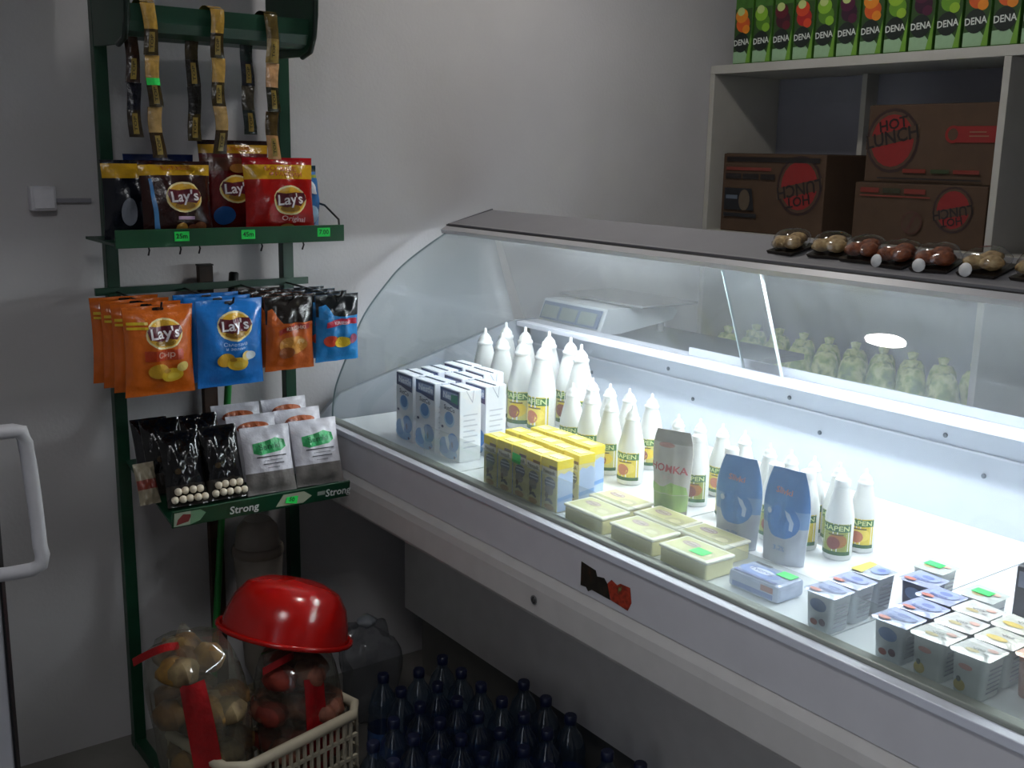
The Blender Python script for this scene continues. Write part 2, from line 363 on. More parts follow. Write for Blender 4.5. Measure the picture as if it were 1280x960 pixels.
JL = {'orange': 'juice carton with orange fruit picture on the top board of shelving', 'lime': 'juice carton with pale lime slice picture on the top board', 'berry': 'juice carton with dark red berry picture on top of the shelving',
      'red': 'juice carton with red and orange fruit picture on the top board', 'grape': 'juice carton with purple grape picture on the top board', 'apple': 'juice carton with green apple picture on the top board'}
JP = {}
for k, x in zip(jk, jx):
    if k not in JP: JP[k] = juice(k)
    JP[k].place('juice_carton', JL[k], 'carton', (x, SY0+.018, ZT+.0005), (0, 0, .0), 'juice cartons on the shelving')
# plump green packs on the lower shelf, seen through the case
M_leaf = ramp_mat('green_pack_print', [(.32, '#3f6a2c'), (.45, '#8fae4a'), (.55, '#d2d888'), (.68, '#4f8038')], 14, .5)
gp = Proto()
gp.add('pouch', MB().blob((0, 0, .125), (.056, .054, .128), M_leaf, 2, .05, 16, 10, .5)); gp.add('top_knot', MB().lathe([(.012, .245), (.02, .275), (.006, .28)], M_leaf, 10))
for r in range(2):
    for i in range(9):
        x = -2.985+.122*i+.03*r
        if -1.94 < x < -1.80: continue
        gp.place('green_pack', ('plump green mottled pack in the outer row on the low shelf behind the case', 'plump green mottled pack in the inner row on the low shelf behind the case')[r], 'pack', (x, 3.28+.135*r, Z3+.001), (0, 0, i*1.3+r), 'green packs on the low shelf, %s row' % ('outer', 'inner')[r])
# ------------------------------------------------------------------ display case
dc = thing('display_case', 'white refrigerated display case with curved glass front and lit deck', 'display case', (0, 0, 0))
CX0, CX1 = -3.0, -.45
DZ = Z(-.83)
M_body = mat('#cfced3', .42, 0, .03, 15); M_body2 = mat('#ccc9c6', .5, 0, .04, 15); M_base = mat('#66645f', .7, 0, .08, 10); M_strip = mat('#d4d7e2', .35, 0, 0)
M_deck = mat('#e4e8ec', .3, 0, .02, 20); M_inner = mat('#b9c0cc', .4, 0, .03, 8)
part('front_panel', MB().prism([(1.455, DZ-.012), (1.455, Z(-.945)), (1.47, Z(-.947)), (1.47, DZ-.012)], 'x', CX0+.03, CX1, M_body), dc)
part('bumper_panel', MB().prism([(1.458, Z(-.9475)), (1.443, Z(-.965)), (1.440, Z(-.985)), (1.443, Z(-1.05)), (1.452, Z(-1.062)), (1.47, Z(-1.062)), (1.47, Z(-.9475))], 'x', CX0+.015, CX1, M_body2), dc)
part('lower_panel', MB().prism([(1.471, Z(-1.0)), (1.471, Z(-1.075)), (1.75, Z(-1.15)), (1.75, Z(-1.515)), (1.78, Z(-1.515)), (1.78, Z(-1.0))], 'x', CX0+.03, CX1, M_body2), dc)
part('plinth', MB().box(CX0+.06, CX1, 1.80, 2.5, .0, Z(-1.516), M_base), dc)
part('edge_strip', MB().box(CX0+.02, CX1, 1.448, 1.474, DZ-.0115, DZ+.006, M_strip, .002), dc)
part('glass_rail', MB().box(CX0+.02, CX1, 1.4745, 1.502, DZ-.01, DZ+.014, mat('#8f948c', .3, 0, .03, 10), .003), dc)
for i, (a, b) in enumerate(((CX0+.02, -2.302), (-2.298, -1.702), (-1.698, -1.102), (-1.098, CX1))):
    part('deck_panel', MB().box(a, b, 1.504, 2.284, DZ-.02, DZ, M_deck), dc)
bw = part('back_wall', MB().prism([(2.285, DZ-.02), (2.285, DZ), (2.272, Z(-.66)), (2.262, Z(-.585)), (2.285, Z(-.585)), (2.30, DZ-.02)], 'x', CX0+.02, CX1, M_inner), dc)
for q in range(5):
    x = -2.75+.46*q
    for zz, yy in ((-.625, 2.2655), (-.70, 2.2735)):
        part('screw', MB().lathe([(.006, 0), (.006, .002), (.004, .003)], mat('#4b5560', .4), 10), bw, None, (x+(.1 if zz < -.65 else 0), yy, Z(zz)), (PI/2, 0, 0))
part('back_seam', MB().box(CX0+.02, CX1, 2.2655, 2.2685, Z(-.652), Z(-.647), M_strip), bw)
part('ledge', MB().box(CX0+.02, CX1, 2.205, 2.30, Z(-.5845), Z(-.568), M_strip, .002), dc)
part('tank_back', MB().box(CX0+.02, -2.15, 2.31, 2.48, Z(-1.5), Z(-.62), M_base).box(-2.15, CX1, 2.302, 2.36, Z(-1.5), Z(-.70), M_base), dc)
wt = part('worktop', MB().box(CX0+.02, -2.15, 2.302, 2.72, Z(-.619), Z(-.60), mat('#3d4045', .35, 0, .1, 20), .003), dc)
# end panel: opaque foot with sloped top, glass above
curve = [(1.492, -.831), (1.493, -.79), (1.506, -.718), (1.549, -.62), (1.607, -.503), (1.694, -.402), (1.752, -.350), (1.842, -.293), (1.934, -.243)]
def smooth_curve(pts, n=5):
    out = []
    P = [pts[0]]+pts+[pts[-1]]
    for i in range(1, len(P)-2):
        for k in range(n):
            t = k/n; a, b, c, d_ = [Vector(P[i+j]) for j in (-1, 0, 1, 2)]
            out.append(tuple(.5*((2*b)+(c-a)*t+(2*a-5*b+4*c-d_)*t*t+(3*b-a-3*c+d_)*t**3)))
    out.append(pts[-1]); return out
cv = [(y, Z(z)) for y, z in smooth_curve(curve)]
M_gf = glassmat('curved_glass', (.97, .985, .98), .035, .6, .055)
M_ge = glassmat('end_glass', (.90, .92, .93), .05, .7, .08)
M_gb = glassmat('sliding_glass', (.94, .95, .96), .03, .6, .04)
M_px = glassmat('acrylic', (.95, .965, .955), .05, .7, .05)
def offs(c, t):
    out = []
    for i, p in enumerate(c):
        a = Vector(c[max(i-1, 0)]); b = Vector(c[min(i+1, len(c)-1)]); d_ = (b-a).normalized(); out.append((p[0]-d_[1]*t, p[1]+d_[0]*t))
    return out
inner = offs(cv, -.006)
gm = MB()
n = len(cv)
for side, c, fl in ((0, cv, False), (1, inner, True)):
    gm.add([(CX0+.022, y, z) for y, z in c]+[(CX1, y, z) for y, z in c], [((i, n+i, n+i+1, i+1) if not fl else (i+1, n+i+1, n+i, i)) for i in range(n-1)], M_gf, True)
M_gedge = mat('#46565a', .2, 0, 0)
for xx in (CX0+.022, CX1):
    gm.add([(xx, y, z) for y, z in cv]+[(xx, y, z) for y, z in inner], [(i, i+1, n+i+1, n+i) for i in range(n-1)], M_gedge)
part('curved_glass', gm, dc)
# end glass pane
eg = [(y+.012, z-.004) for y, z in cv[6:]]+[(2.09, Z(-.215)), (2.20, Z(-.565)), (1.53, Z(-.745))]
part('end_glass', MB().prism(eg, 'x', CX0+.008, CX0+.014, M_ge), dc)
foot = [(1.455, Z(-1.06)), (1.448, DZ), (1.49, DZ+.045), (1.53, Z(-.75)), (2.20, Z(-.568)), (2.30, Z(-.568)), (2.30, Z(-1.5)), (1.80, Z(-1.5)), (1.76, Z(-1.15))]
part('end_panel', MB().prism(foot, 'x', CX0-.012, CX0+.0075, mat('#8d9299', .5, 0, .04, 8)), dc)
# acrylic price rail standing inside the front
for a, b in ((-2.45, -1.752), (-1.748, CX1)):
    part('price_rail', MB().box(a, b, 1.5045, 1.5085, DZ+.001, DZ+.10, M_px), dc)
# roof
rf = part('roof', MB().prism([(1.945, Z(-.228)), (2.108, Z(-.188)), (2.112, Z(-.20)), (1.95, Z(-.243))], 'x', CX0, CX1, mat('#7d7c80', .4, 0, .04, 10)), dc)
part('roof_end_trim', MB().prism([(1.93, Z(-.232)), (2.112, Z(-.184)), (2.116, Z(-.202)), (1.935, Z(-.25))], 'x', CX0-.006, CX0-.0005, mat('#5b5a5e', .4)), rf)
part('roof_front_profile', MB().prism([(1.934, Z(-.229)), (1.9445, Z(-.2265)), (1.949, Z(-.243)), (1.938, Z(-.246))], 'x', CX0, CX1, mat('#8e8d90', .35, .3, .02)), rf)
part('black_seal', MB().prism([(1.926, Z(-.236)), (1.9335, Z(-.2345)), (1.937, Z(-.247)), (1.93, Z(-.249))], 'x', CX0, CX1, mat('#08080a', .6)), rf)
part('silver_profile', MB().prism([(1.905, Z(-.2475)), (1.9255, Z(-.2365)), (1.929, Z(-.2495)), (1.909, Z(-.2595))], 'x', CX0, CX1, mat('#b6b5b8', .35, .2, .02)), rf)
part('shield_reflector', MB().prism([(1.965, Z(-.2435)), (2.098, Z(-.2105)), (2.087, Z(-.277)), (2.083, Z(-.277)), (2.092, Z(-.217)), (1.972, Z(-.2475))], 'x', CX0+.03, CX1-.02, M_white), rf)  # unseen; back lip added to keep tube light off the walls behind
tb = part('lamp_tube', MB().lathe([(.011, 0), (.011, 2.05)], emis('tube_glow', (.90, .96, 1.0), TUBE_E), 12), rf, None, (-2.69, 2.03, Z(-.252)), (0, PI/2, 0))
# sliding panes at the back, leaning from ledge to roof
def pane(x0, x1, dy): 
    mb = MB().prism([(2.235+dy, Z(-.5675)), (2.241+dy, Z(-.5675)), (2.098+dy, Z(-.203)), (2.092+dy, Z(-.203))], 'x', x0, x1, M_gb)
    return part('sliding_pane', mb, dc)
p1 = pane(CX0+.03, -1.84, .0); p2 = pane(-1.98, CX1, .012)
part('pane_edge', MB().prism([(2.234, Z(-.5675)), (2.242, Z(-.5675)), (2.099, Z(-.203)), (2.091, Z(-.203))], 'x', -1.8395, -1.835, mat('#cfd8d8', .2)), p1)
part('pane_edge', MB().prism([(2.246, Z(-.5675)), (2.254, Z(-.5675)), (2.111, Z(-.203)), (2.103, Z(-.203))], 'x', -1.9845, -1.9805, mat('#9fb0b0', .2)), p2)
part('pane_rail', MB().box(-2.2, CX1, 2.256, 2.264, Z(-.567), Z(-.545), M_strip), p2)
# torn picture sticker + drain knob on the front
st = thing('sticker', 'torn dark food picture sticker with red corner on the case front', 'sticker', (-1.62, 1.4545, Z(-.90)))
part('dark_print', MB().prism([(-.088, .027), (-.04, .022), (-.035, .010), (-.012, .014), (0, .004), (.01, -.028), (-.05, -.026), (-.062, -.034), (-.07, -.026), (-.088, -.028)], 'y', -.0012, 0, ramp_mat('dark_print', [(.35, '#0c0f0c'), (.55, '#1e221a'), (.7, '#3a2418'), (.8, '#b08a70')], 45, .4)), st)
part('red_print', MB().prism([(.0, .006), (.012, .018), (.03, .012), (.04, .019), (.07, .020), (.076, -.012), (.066, -.032), (.012, -.027)], 'y', -.0012, 0, ramp_mat('red_print', [(.3, '#5a1510'), (.5, '#b03a22'), (.62, '#7a2418'), (.75, '#6f8a4a')], 40, .4)), st)
dk = thing('drain_knob', 'small dark round plug on the lower front of the case', 'plug', (-1.855, 1.44, Z(-1.012)), (PI/2, 0, 0))
part('plug_disc', MB().lathe([(.008, 0), (.008, .004), (.005, .006)], mat('#3a3a3a', .5), 14), dk); part('plug_ring', MB().lathe([(.0085, 0), (.011, .001), (.011, .003), (.0085, .003)], mat('#777777', .5), 14, cap=False), dk)
# ------------------------------------------------------------------ weighing scale on the worktop
sc = thing('weighing_scale', 'white electronic weighing scale with slanted display on the worktop behind the case', 'scale', (-2.85, 2.36, Z(-.5995)))
M_sc = mat('#c9ced2', .4, 0, .02, 10)
prof = [(-.03, .012), (-.012, .0), (.06, .0), (.30, .03), (.32, .06), (.30, .075), (.06, .085), (.0, .085)]
part('body', MB().prism([(y, z+.012) for y, z in prof], 'x', -.17, .17, M_sc), sc)
ds = part('display_panel', MB().prism([(-.0365, .032), (-.0335, .031), (-.0085, .090), (-.0115, .091)], 'x', -.155, .155, mat('#5f6f8c', .2)), sc)
for q in range(3): part('lcd_window', MB().prism([(-.0372, .04), (-.0362, .0395), (-.0192, .0795), (-.0202, .08)], 'x', -.145+q*.1, -.06+q*.1, mat('#7d8780', .3)), ds)
part('platter', MB().box(-.19, .25, .08, .34, .103, .112, M_steel, .003), sc); part('platter_post', MB().box(-.02, .06, .15, .25, .085, .1025, M_black), sc)
for a in (-.14, .14):
    for b in (.03, .27): part('foot', MB().lathe([(.014, 0), (.014, .0118)], M_black, 10, c=(a, b, 0)) if b < .1 else MB().lathe([(.014, 0), (.014, .039)], M_black, 10, c=(a, b, 0)), sc)
# ------------------------------------------------------------------ goods in the case
def boxsurf(x, z, off): return (x, -off, z)
# large milk cartons
def milk():
    P = Proto(); w_, dp, h_ = .1, .07, .2
    a = P.add('carton', MB().box(-w_/2, w_/2, 0, dp, 0, h_, mat('#dfe3ea', .35, 0, .02, 30), .002))
    nv = '#16245c'; bl = '#4c86c6'
    it = [('brand_band', nv, 'poly', [(-.046, .197), (.046, .197), (.046, .150), (.02, .152), (-.02, .160), (-.046, .161)]), ('brand_band', '#8f9cc0', 'poly', [(-.034, .190), (.042, .190), (.042, .165), (-.034, .170)]), ('lettering', '#e8ecf4', 'text', 'Nestle', .004, .178, .024, 1.15, 0),
          ('lettering', '#2a3150', 'text', 'SutCo', .0, .143, .018, 1.2, -.08),
          ('picture', '#a9cbe8', 'ellipse', 0, .113, .026, .022), ('picture', bl, 'ellipse', 0, .117, .02, .018), ('picture', '#7fb0dd', 'ellipse', -.004, .02, .045, .018), ('picture', bl, 'ellipse', .02, .052, .028, .026), ('picture', '#5a92cf', 'ellipse', -.022, .036, .025, .024), ('picture', '#d5e4f2', 'poly', [(-.02, .06), (-.005, .066), (.004, .045), (.0, .025), (-.012, .04)]), ('picture', nv, 'poly', [(.012, .05), (.018, .056), (.022, .04), (.016, .034)]), ('picture', nv, 'ellipse', -.032, .088, .006, .004), ('picture', nv, 'ellipse', .03, .012, .005, .004)]
    prints(P, a, it, boxsurf, .0006, .0002)
    side = MB(); c = mat('#b9c0cc', .5)
    for k in range(7): side.add([(w_/2+.0006, .012, .13-k*.015), (w_/2+.0006, .058-.008*(k % 2), .13-k*.015), (w_/2+.0006, .058-.008*(k % 2), .134-k*.015), (w_/2+.0006, .012, .134-k*.015)], [(0, 1, 2, 3)], c)
    P.add('small_print', side, a)
    P.add('top_seam', MB().box(-.048, .048, .030, .036, h_+.0001, h_+.002, mat('#3a4254', .5)), a)
    fl = mat('#9aa3b3', .5); P.add('folded_flap', MB().add([(w_/2+.0006, .02, .199), (w_/2+.0006, .022, .199), (w_/2+.0006, .0415, .168), (w_/2+.0006, .040, .165)], [(0, 1, 2, 3)], fl).add([(w_/2+.0006, .044, .199), (w_/2+.0006, .046, .199), (w_/2+.0006, .042, .165), (w_/2+.0006, .040, .165)], [(0, 1, 2, 3)], fl), a)
    P.add('price_tag', MB().add([(.012, -.0042, .166), (.046, -.0042, .162), (.046, -.0042, .188), (.012, -.0042, .186)], [(0, 1, 2, 3)], mat('#1f7a5a', .6)), a)
    return P
MK = milk()
rows = [(1.565, -2.656), (1.662, -2.668), (1.757, -2.692)]
RL = ['white milk carton with blue splash print in the row against the glass', 'white milk carton with navy band in the middle row of the block', 'white milk carton with navy band in the rear row of the block']
for r, (y, x0) in enumerate(rows):
    for c in range(3 if r < 2 else 2):
        tagd = (r == 0 and c == 2)
        MK.place('milk_carton', 'white milk carton with green tag on its navy band, beside the yellow cartons' if tagd else RL[r], 'carton', (x0+.121*c, y-.004*((c+r) % 2), DZ+.0005), (0, 0, .03*((c*2+r) % 3-1)), None if tagd else 'milk cartons row %s' % ('front', 'middle', 'rear')[r], () if tagd else ('price_tag',))
# small yellow cartons
def smallc():
    P = Proto(); w_, dp, h_ = .057, .05, .127; Y = mat('#e3cf1c', .35, 0, .05, 40)
    a = P.add('carton', MB().box(-w_/2, w_/2, 0, dp, 0, h_, mat('#d6cf8e', .4, 0, .04, 40), .002))
    cap = MB().box(-w_/2-.0006, w_/2+.0006, -.0006, dp+.0006, h_-.022, h_+.0006, Y, .0015); P.add('yellow_top', cap, a)
    P.add('top_flap', MB().box(-.02, .02, .012, .036, h_+.0007, h_+.002, mat('#ece48c', .4)), a)
    br, gy = '#5a4a2a', '#6f7684'
    it = [('print', '#d9d9c8', 'rect', -.026, .026, .086, .104), ('lettering', '#3a3a34', 'text', 'Nesquik', 0, .095, .013, 1.0, 0), ('print', '#6f5a3a', 'rect', .0, .028, .1045, .112),
          ('print', gy, 'ellipse', .004, .068, .02, .016), ('print', '#cfd4dc', 'rect', -.014, .022, .074, .077), ('print', '#cfd4dc', 'rect', -.012, .022, .066, .069), ('print', '#8f8a80', 'ellipse', .002, .05, .016, .012), ('print', '#4a4a44', 'poly', [(-.01, .028), (.006, .032), (.018, .022), (.012, .018), (.0, .024), (-.012, .02)]), ('print', '#b08a3a', 'ellipse', .004, .01, .018, .007), ('print', br, 'ellipse', -.006, .037, .006, .008)]
    prints(P, a, it, boxsurf, .0008, .0002)
    s = MB(); b1 = mat('#a9bfe6', .4); b2 = mat('#6f9bd8', .4)
    s.add([(w_/2+.0008, .002, .002), (w_/2+.0008, .048, .002), (w_/2+.0008, .048, .092), (w_/2+.0008, .036, .099), (w_/2+.0008, .022, .093), (w_/2+.0008, .010, .098), (w_/2+.0008, .002, .09)], [(0, 1, 2, 3, 4, 5, 6)], b1)
    s.add([(w_/2+.0012, .002, .026), (w_/2+.0012, .048, .032), (w_/2+.0012, .048, .042), (w_/2+.0012, .002, .036)], [(0, 1, 2, 3)], b2); P.add('side_print', s, a)
    P.add('price_tag', MB().add([(-.026, -.0045, .086), (.008, -.0045, .084), (.010, -.0045, .108), (-.024, -.0045, .110)], [(0, 1, 2, 3)], M_tag), a)
    return P
SMC = smallc()
SL = ['small yellow-topped drink carton in the row nearest the glass', 'small yellow-topped drink carton in the middle of three rows', 'small yellow-topped drink carton in the row before the bottles']
for r, (y, x0, nn) in enumerate(((1.527, -2.163, 5), (1.601, -2.172, 5), (1.672, -2.155, 4))):
    for c in range(nn):
        tg = r == 0 and c == 2
        SMC.place('drink_carton', 'small yellow-topped drink carton with a green price tag on its front' if tg else SL[r], 'carton', (x0+.0605*c, y+.002*((c*7) % 3-1), DZ+.0005), (0, 0, .02*((c*5+r) % 3-1)), None if tg else 'small drink cartons row %s' % ('front', 'middle', 'rear')[r], () if tg else ('price_tag',))
# squeeze bottles
M_pl = mat('#e6e8e6', .38, 0, .01, 30); M_pc = mat('#eef0ef', .4, 0, .0)
def bottle(h, r, nozzle=True, lab=0):
    P = Proto(); k = h/.28 if nozzle else h/.25
    pr = [(r*.93, 0), (r, .006*k), (r, .125*k), (r*.97, .14*k), (r*.80, .175*k), (r*.60, .212*k), (r*.50, .226*k)]
    a = P.add('body', MB().lathe([(r*.2, 0)]+pr, M_pl, 22))
    if nozzle: cp = [(r*.56, .2265*k), (r*.58, .232*k), (r*.56, .236*k), (r*.47, .2375*k), (r*.46, .247*k), (r*.28, .258*k), (r*.12, .264*k), (r*.10, .278*k), (r*.06, .28*k)]
    else: cp = [(r*.54, .2265*k), (r*.56, .229*k), (r*.56, .247*k), (r*.50, .25*k)]
    P.add('nozzle_cap' if nozzle else 'flat_cap', MB().lathe(cp, M_pc, 18))
    z0, z1 = .018*k, .118*k
    cols = [('#c9c06a', '#39702c', '#8a4a3a', '#e0c02a'), ('#d9c23a', '#2f6a2a', '#b56a4a', '#e6d05a'), ('#8f9a4a', '#3a6a44', '#7a3a30', '#a0672a')][lab]
    def surf(x, z, off): t = x/r-PI/2; return ((r+off)*math.cos(t), (r+off)*math.sin(t), z)
    W = r*1.15
    def lrect(x0, x1, a0, a1):
        return ('rect', x0, x1, a0, a1)
    it = [('label', cols[0])+lrect(-W, W, z0, z1), ('label', cols[1])+lrect(-W, W, z1-.026*k, z1-.003*k), ('label', cols[3], 'ellipse', .15*W, z0+.045*k, .6*W, .022*k), ('label', cols[2], 'ellipse', -.1*W, z0+.038*k, .42*W, .02*k), ('label', '#2f5a30')+lrect(-W, W, z0, z0+.012*k), ('lettering', '#cfdc9a', 'text', 'HAPEN', 0, z1-.0145*k, .022*k, 1.25, 0), ('label', '#5a4a20')+lrect(-.4*W, .5*W, z1-.036*k, z1-.032*k)]
    prints(P, a, it, surf, .0004, .0002)
    return P
BB = [bottle(.28, .043, True, i) for i in (0, 1)]
LB = ['tall white conical sauce bottle in the front pair of rows behind the milk', 'tall white conical sauce bottle against the back wall of the case']
for i, (x, y) in enumerate([(-2.811, 1.957), (-2.707, 1.949), (-2.605, 1.952), (-2.512, 1.96)]):
    BB[i % 2].place('sauce_bottle', 'tall white conical sauce bottle in the row behind the milk cartons', 'bottle', (x, y, DZ+.0005), (0, 0, .25+.1*(i % 3)), 'tall sauce bottles front row')
for i, (x, y) in enumerate([(-2.875, 2.086), (-2.765, 2.083), (-2.655, 2.095), (-2.535, 2.085), (-2.418, 2.03)]):
    BB[(i+1) % 2].place('sauce_bottle', 'tall white conical sauce bottle in the row nearest the back wall', 'bottle', (x, y, DZ+.0005), (0, 0, .3+.1*(i % 2)), 'tall sauce bottles back row')
B1 = [bottle(.205, .034, True, i) for i in (0, 1)]; B2 = [bottle(.182, .029, True, i) for i in (1, 2)]; B3 = [bottle(.172, .030, False, i) for i in (2, 1)]
for i, (x, y) in enumerate([(-2.278, 1.886), (-2.183, 1.872), (-2.085, 1.857), (-1.985, 1.845)]):
    B1[i % 2].place('sauce_bottle', 'medium white nozzle bottle in the row beside the small yellow cartons', 'bottle', (x, y, DZ+.0005), (0, 0, .3), 'medium bottles by the small cartons')
for i, (x, y) in enumerate([(-2.305, 1.982), (-2.216, 1.97), (-2.141, 1.975), (-2.060, 1.983)]):
    B1[(i+1) % 2].place('sauce_bottle', 'medium white nozzle bottle second from the back wall, behind a like one', 'bottle', (x, y, DZ+.0005), (0, 0, .3), 'medium bottles rear row')
for i, (x, y) in enumerate([(-1.92, 1.945), (-1.855, 1.958), (-1.787, 1.967), (-1.712, 1.964), (-1.60, 1.925), (-1.533, 1.92), (-1.470, 1.922), (-1.408, 1.93), (-1.345, 1.937)]):
    B2[i % 2].place('sauce_bottle', 'small white nozzle bottle in the row behind the upright pouches', 'bottle', (x, y, DZ+.0005), (0, 0, .4), 'small nozzle bottles behind the pouches')
for i, (x, y) in enumerate([(-1.765, 1.86), (-1.645, 1.845), (-1.50, 1.83), (-1.425, 1.845), (-1.345, 1.858)]):
    B3[i % 2].place('sauce_bottle', 'small white bottle with flat cap standing before the nozzle bottles', 'bottle', (x, y, DZ+.0005), (0, 0, .4), 'small flat-capped bottles')
# ------------------------------------------------------------------ pouches (pillow bags and gusset bags)
def bag(w_, h_, d_, base, bands=(), items=(), pinch=.05, seal=.06, crk=.004, seed=0, hole=False, rough=.22, top_open=False, flat_bottom=False, bump=.25, shoulder=None):
    """pillow pouch standing on z=0, front facing -Y; bands: (v0, v1, colour)"""
    rnd = random.Random(seed); ph = [rnd.uniform(0, 6.28) for _ in range(8)]
    def Wv(v):
        v = min(1, max(0, v)); k = 1-pinch*math.sin(PI*v)
        if shoulder:
            lo, v0, hi = shoulder
            k *= lo+(1-lo)*min(1, v/v0) if v < v0 else 1-(1-hi)*((v-v0)/(1-v0))**2.2
        return w_/2*k
    def T(x, v):
        u = max(-1, min(1, x/Wv(v))); s0 = .0 if flat_bottom else seal
        t = (v-s0)/(1-s0-seal); t = min(1, max(0, t))
        e = (math.sin(PI*t)**.55 if not flat_bottom else math.cos(PI/2*t)**.55) if 0 < t < 1 or flat_bottom else 0
        c = crk*(math.sin(9*u+ph[0]+5*v)+.7*math.sin(17*v+ph[1]-6*u)+.5*math.sin(23*u*v+ph[2]))*min(1, e*1.2)*(1-u*u)
        edge = (1-abs(u)**2.4)**.62 if abs(u) < 1 else 0
        return .0012+d_/2*e*edge+c
    def wav(x, v): return .5*crk*math.sin(8*x/w_*2+ph[3])*(abs(v-.5)*2)**3
    def fn(s):
        def f(a, b):
            x = (2*a-1)*Wv(b); return (x, s*T(x, b)+wav(x, b), b*h_)
        return f
    def sheen(c): return c if not isinstance(c, str) else mat(c, rough, 0, .12, 25, bump, 55)
    def mf(a, b):
        for v0, v1, c in bands:
            if v0 <= b < v1: return sheen(c)
        return sheen(base)
    mb = MB(); nu, nv = 16, 22
    mb.grid(fn(-1), nu, nv, None, True, False, mf); mb.grid(fn(1), nu, nv, None, True, True, lambda a, b: sheen(base))
    # close the rims
    for b in (0, 1):
        pf = [fn(-1)(i/nu, b) for i in range(nu+1)]; pb = [fn(1)(i/nu, b) for i in range(nu+1)]
        mb.add(pf+pb, [((i+1, i, nu+1+i, nu+2+i) if b == 0 else (i, i+1, nu+2+i, nu+1+i)) for i in range(nu)], sheen(base))
    for a in (0, 1):
        pf = [fn(-1)(a, j/nv) for j in range(nv+1)]; pb = [fn(1)(a, j/nv) for j in range(nv+1)]
        mb.add(pf+pb, [((j, j+1, nv+2+j, nv+1+j) if a == 0 else (j+1, j, nv+1+j, nv+2+j)) for j in range(nv)], sheen(base))
    P = Proto(); a = P.add('pouch', mb)
    def surf(x, z, off): 
        v = z/h_; return (x, -T(x, v)+wav(x, v)-off, z)
    its = []
    for it in items:
        c = it[1] if not isinstance(it[1], str) else mat(it[1], rough+.06, 0, .06, 40, bump*.6, 55)
        its.append((it[0], c)+tuple(it[2:]))
    prints(P, a, its, surf, .0012, .0005, .011)
    if hole: P.add('hang_hole', MB().add([surf(x, h_*.965+z, .0012) for x, z in ((-.012, -.004), (.012, -.004), (.014, 0), (.012, .004), (-.012, .004), (-.014, 0))], [(0, 1, 2, 3, 4, 5)], M_black), a)
    return P
def lays_logo(cx, cz, r, ring='#e8d9a0'):
    ri = [(cx-r*.93, cz+r*.16), (cx-r*.80, cz+r*.44), (cx-r*.3, cz+r*.36), (cx+r*.3, cz+r*.44), (cx+r*.86, cz+r*.40), (cx+r*.98, cz+r*.05), (cx+r*.62, cz-r*.34), (cx+r*.2, cz-r*.26), (cx-r*.2, cz-r*.40), (cx-r*.78, cz-r*.28)]
    return [('logo', ring, 'ellipse', cx, cz, r, r*.82), ('logo', '#d8a82e', 'ellipse', cx, cz, r*.9, r*.72), ('logo', '#8f6a1a', 'ellipse', cx, cz-r*.45, r*.55, r*.2), ('logo', '#5a1224', 'poly', ri), ('logo_lettering', '#e9e6ea', 'text', "Lay's", cx, cz+r*.02, r*.80, 1.02, .07)]
def chips(cx, cz, s): return [('chips_picture', '#c89a2a', 'ellipse', cx-s*.55, cz+s*.12, s*.55, s*.42), ('chips_picture', '#d8b22e', 'ellipse', cx+s*.2, cz-s*.15, s*.62, s*.4), ('chips_picture', '#a87a22', 'ellipse', cx-s*.1, cz+s*.1, s*.2, s*.12), ('chips_picture', '#d8c06a', 'ellipse', cx+s*.75, cz+s*.3, s*.35, s*.28), ('chips_picture', '#e0c44a', 'ellipse', cx+s*.25, cz-s*.2, s*.35, s*.18)]
RZ = (0, 0, PI/2)                      # bags on the rack face +X
# ------------------------------------------------------------------ snack rack
sr = thing('snack_rack', 'dark green metal snack rack with two posts against the end wall', 'rack', (0, 0, 0))
for yy in (.853, 1.362):
    p = part('post', MB().box(-3.018, -2.985, yy-.017, yy+.017, 0, Z(.62), M_green, .002), sr)
    part('foot', MB().box(-3.03, -2.70, yy-.015, yy+.015, .0, .03, M_green, .002), p)
# header trough with cheeks
hd = part('header_trough', MB().prism([(-2.97, Z(.27)), (-2.78, Z(.262)), (-2.752, Z(.272)), (-2.742, Z(.295)), (-2.742, Z(.335)), (-2.748, Z(.335)), (-2.748, Z(.298)), (-2.757, Z(.279)), (-2.782, Z(.270)), (-2.97, Z(.277))], 'y', .852, 1.325, M_green), sr)
chk = [(-3.018, Z(.25)), (-2.80, Z(.243)), (-2.75, Z(.255)), (-2.728, Z(.29)), (-2.716, Z(.345)), (-2.712, Z(.42)), (-2.72, Z(.60)), (-2.80, Z(.62)), (-3.018, Z(.62))]
for yy in (.837, 1.326):
    c = part('cheek', MB().prism(chk, 'y', yy, yy+.014, M_green), sr)
    part('cheek_edge', MB().tube([(x, yy+.007, z) for x, z in chk[1:7]], .008, mat('#16281f', .35), 8), c)
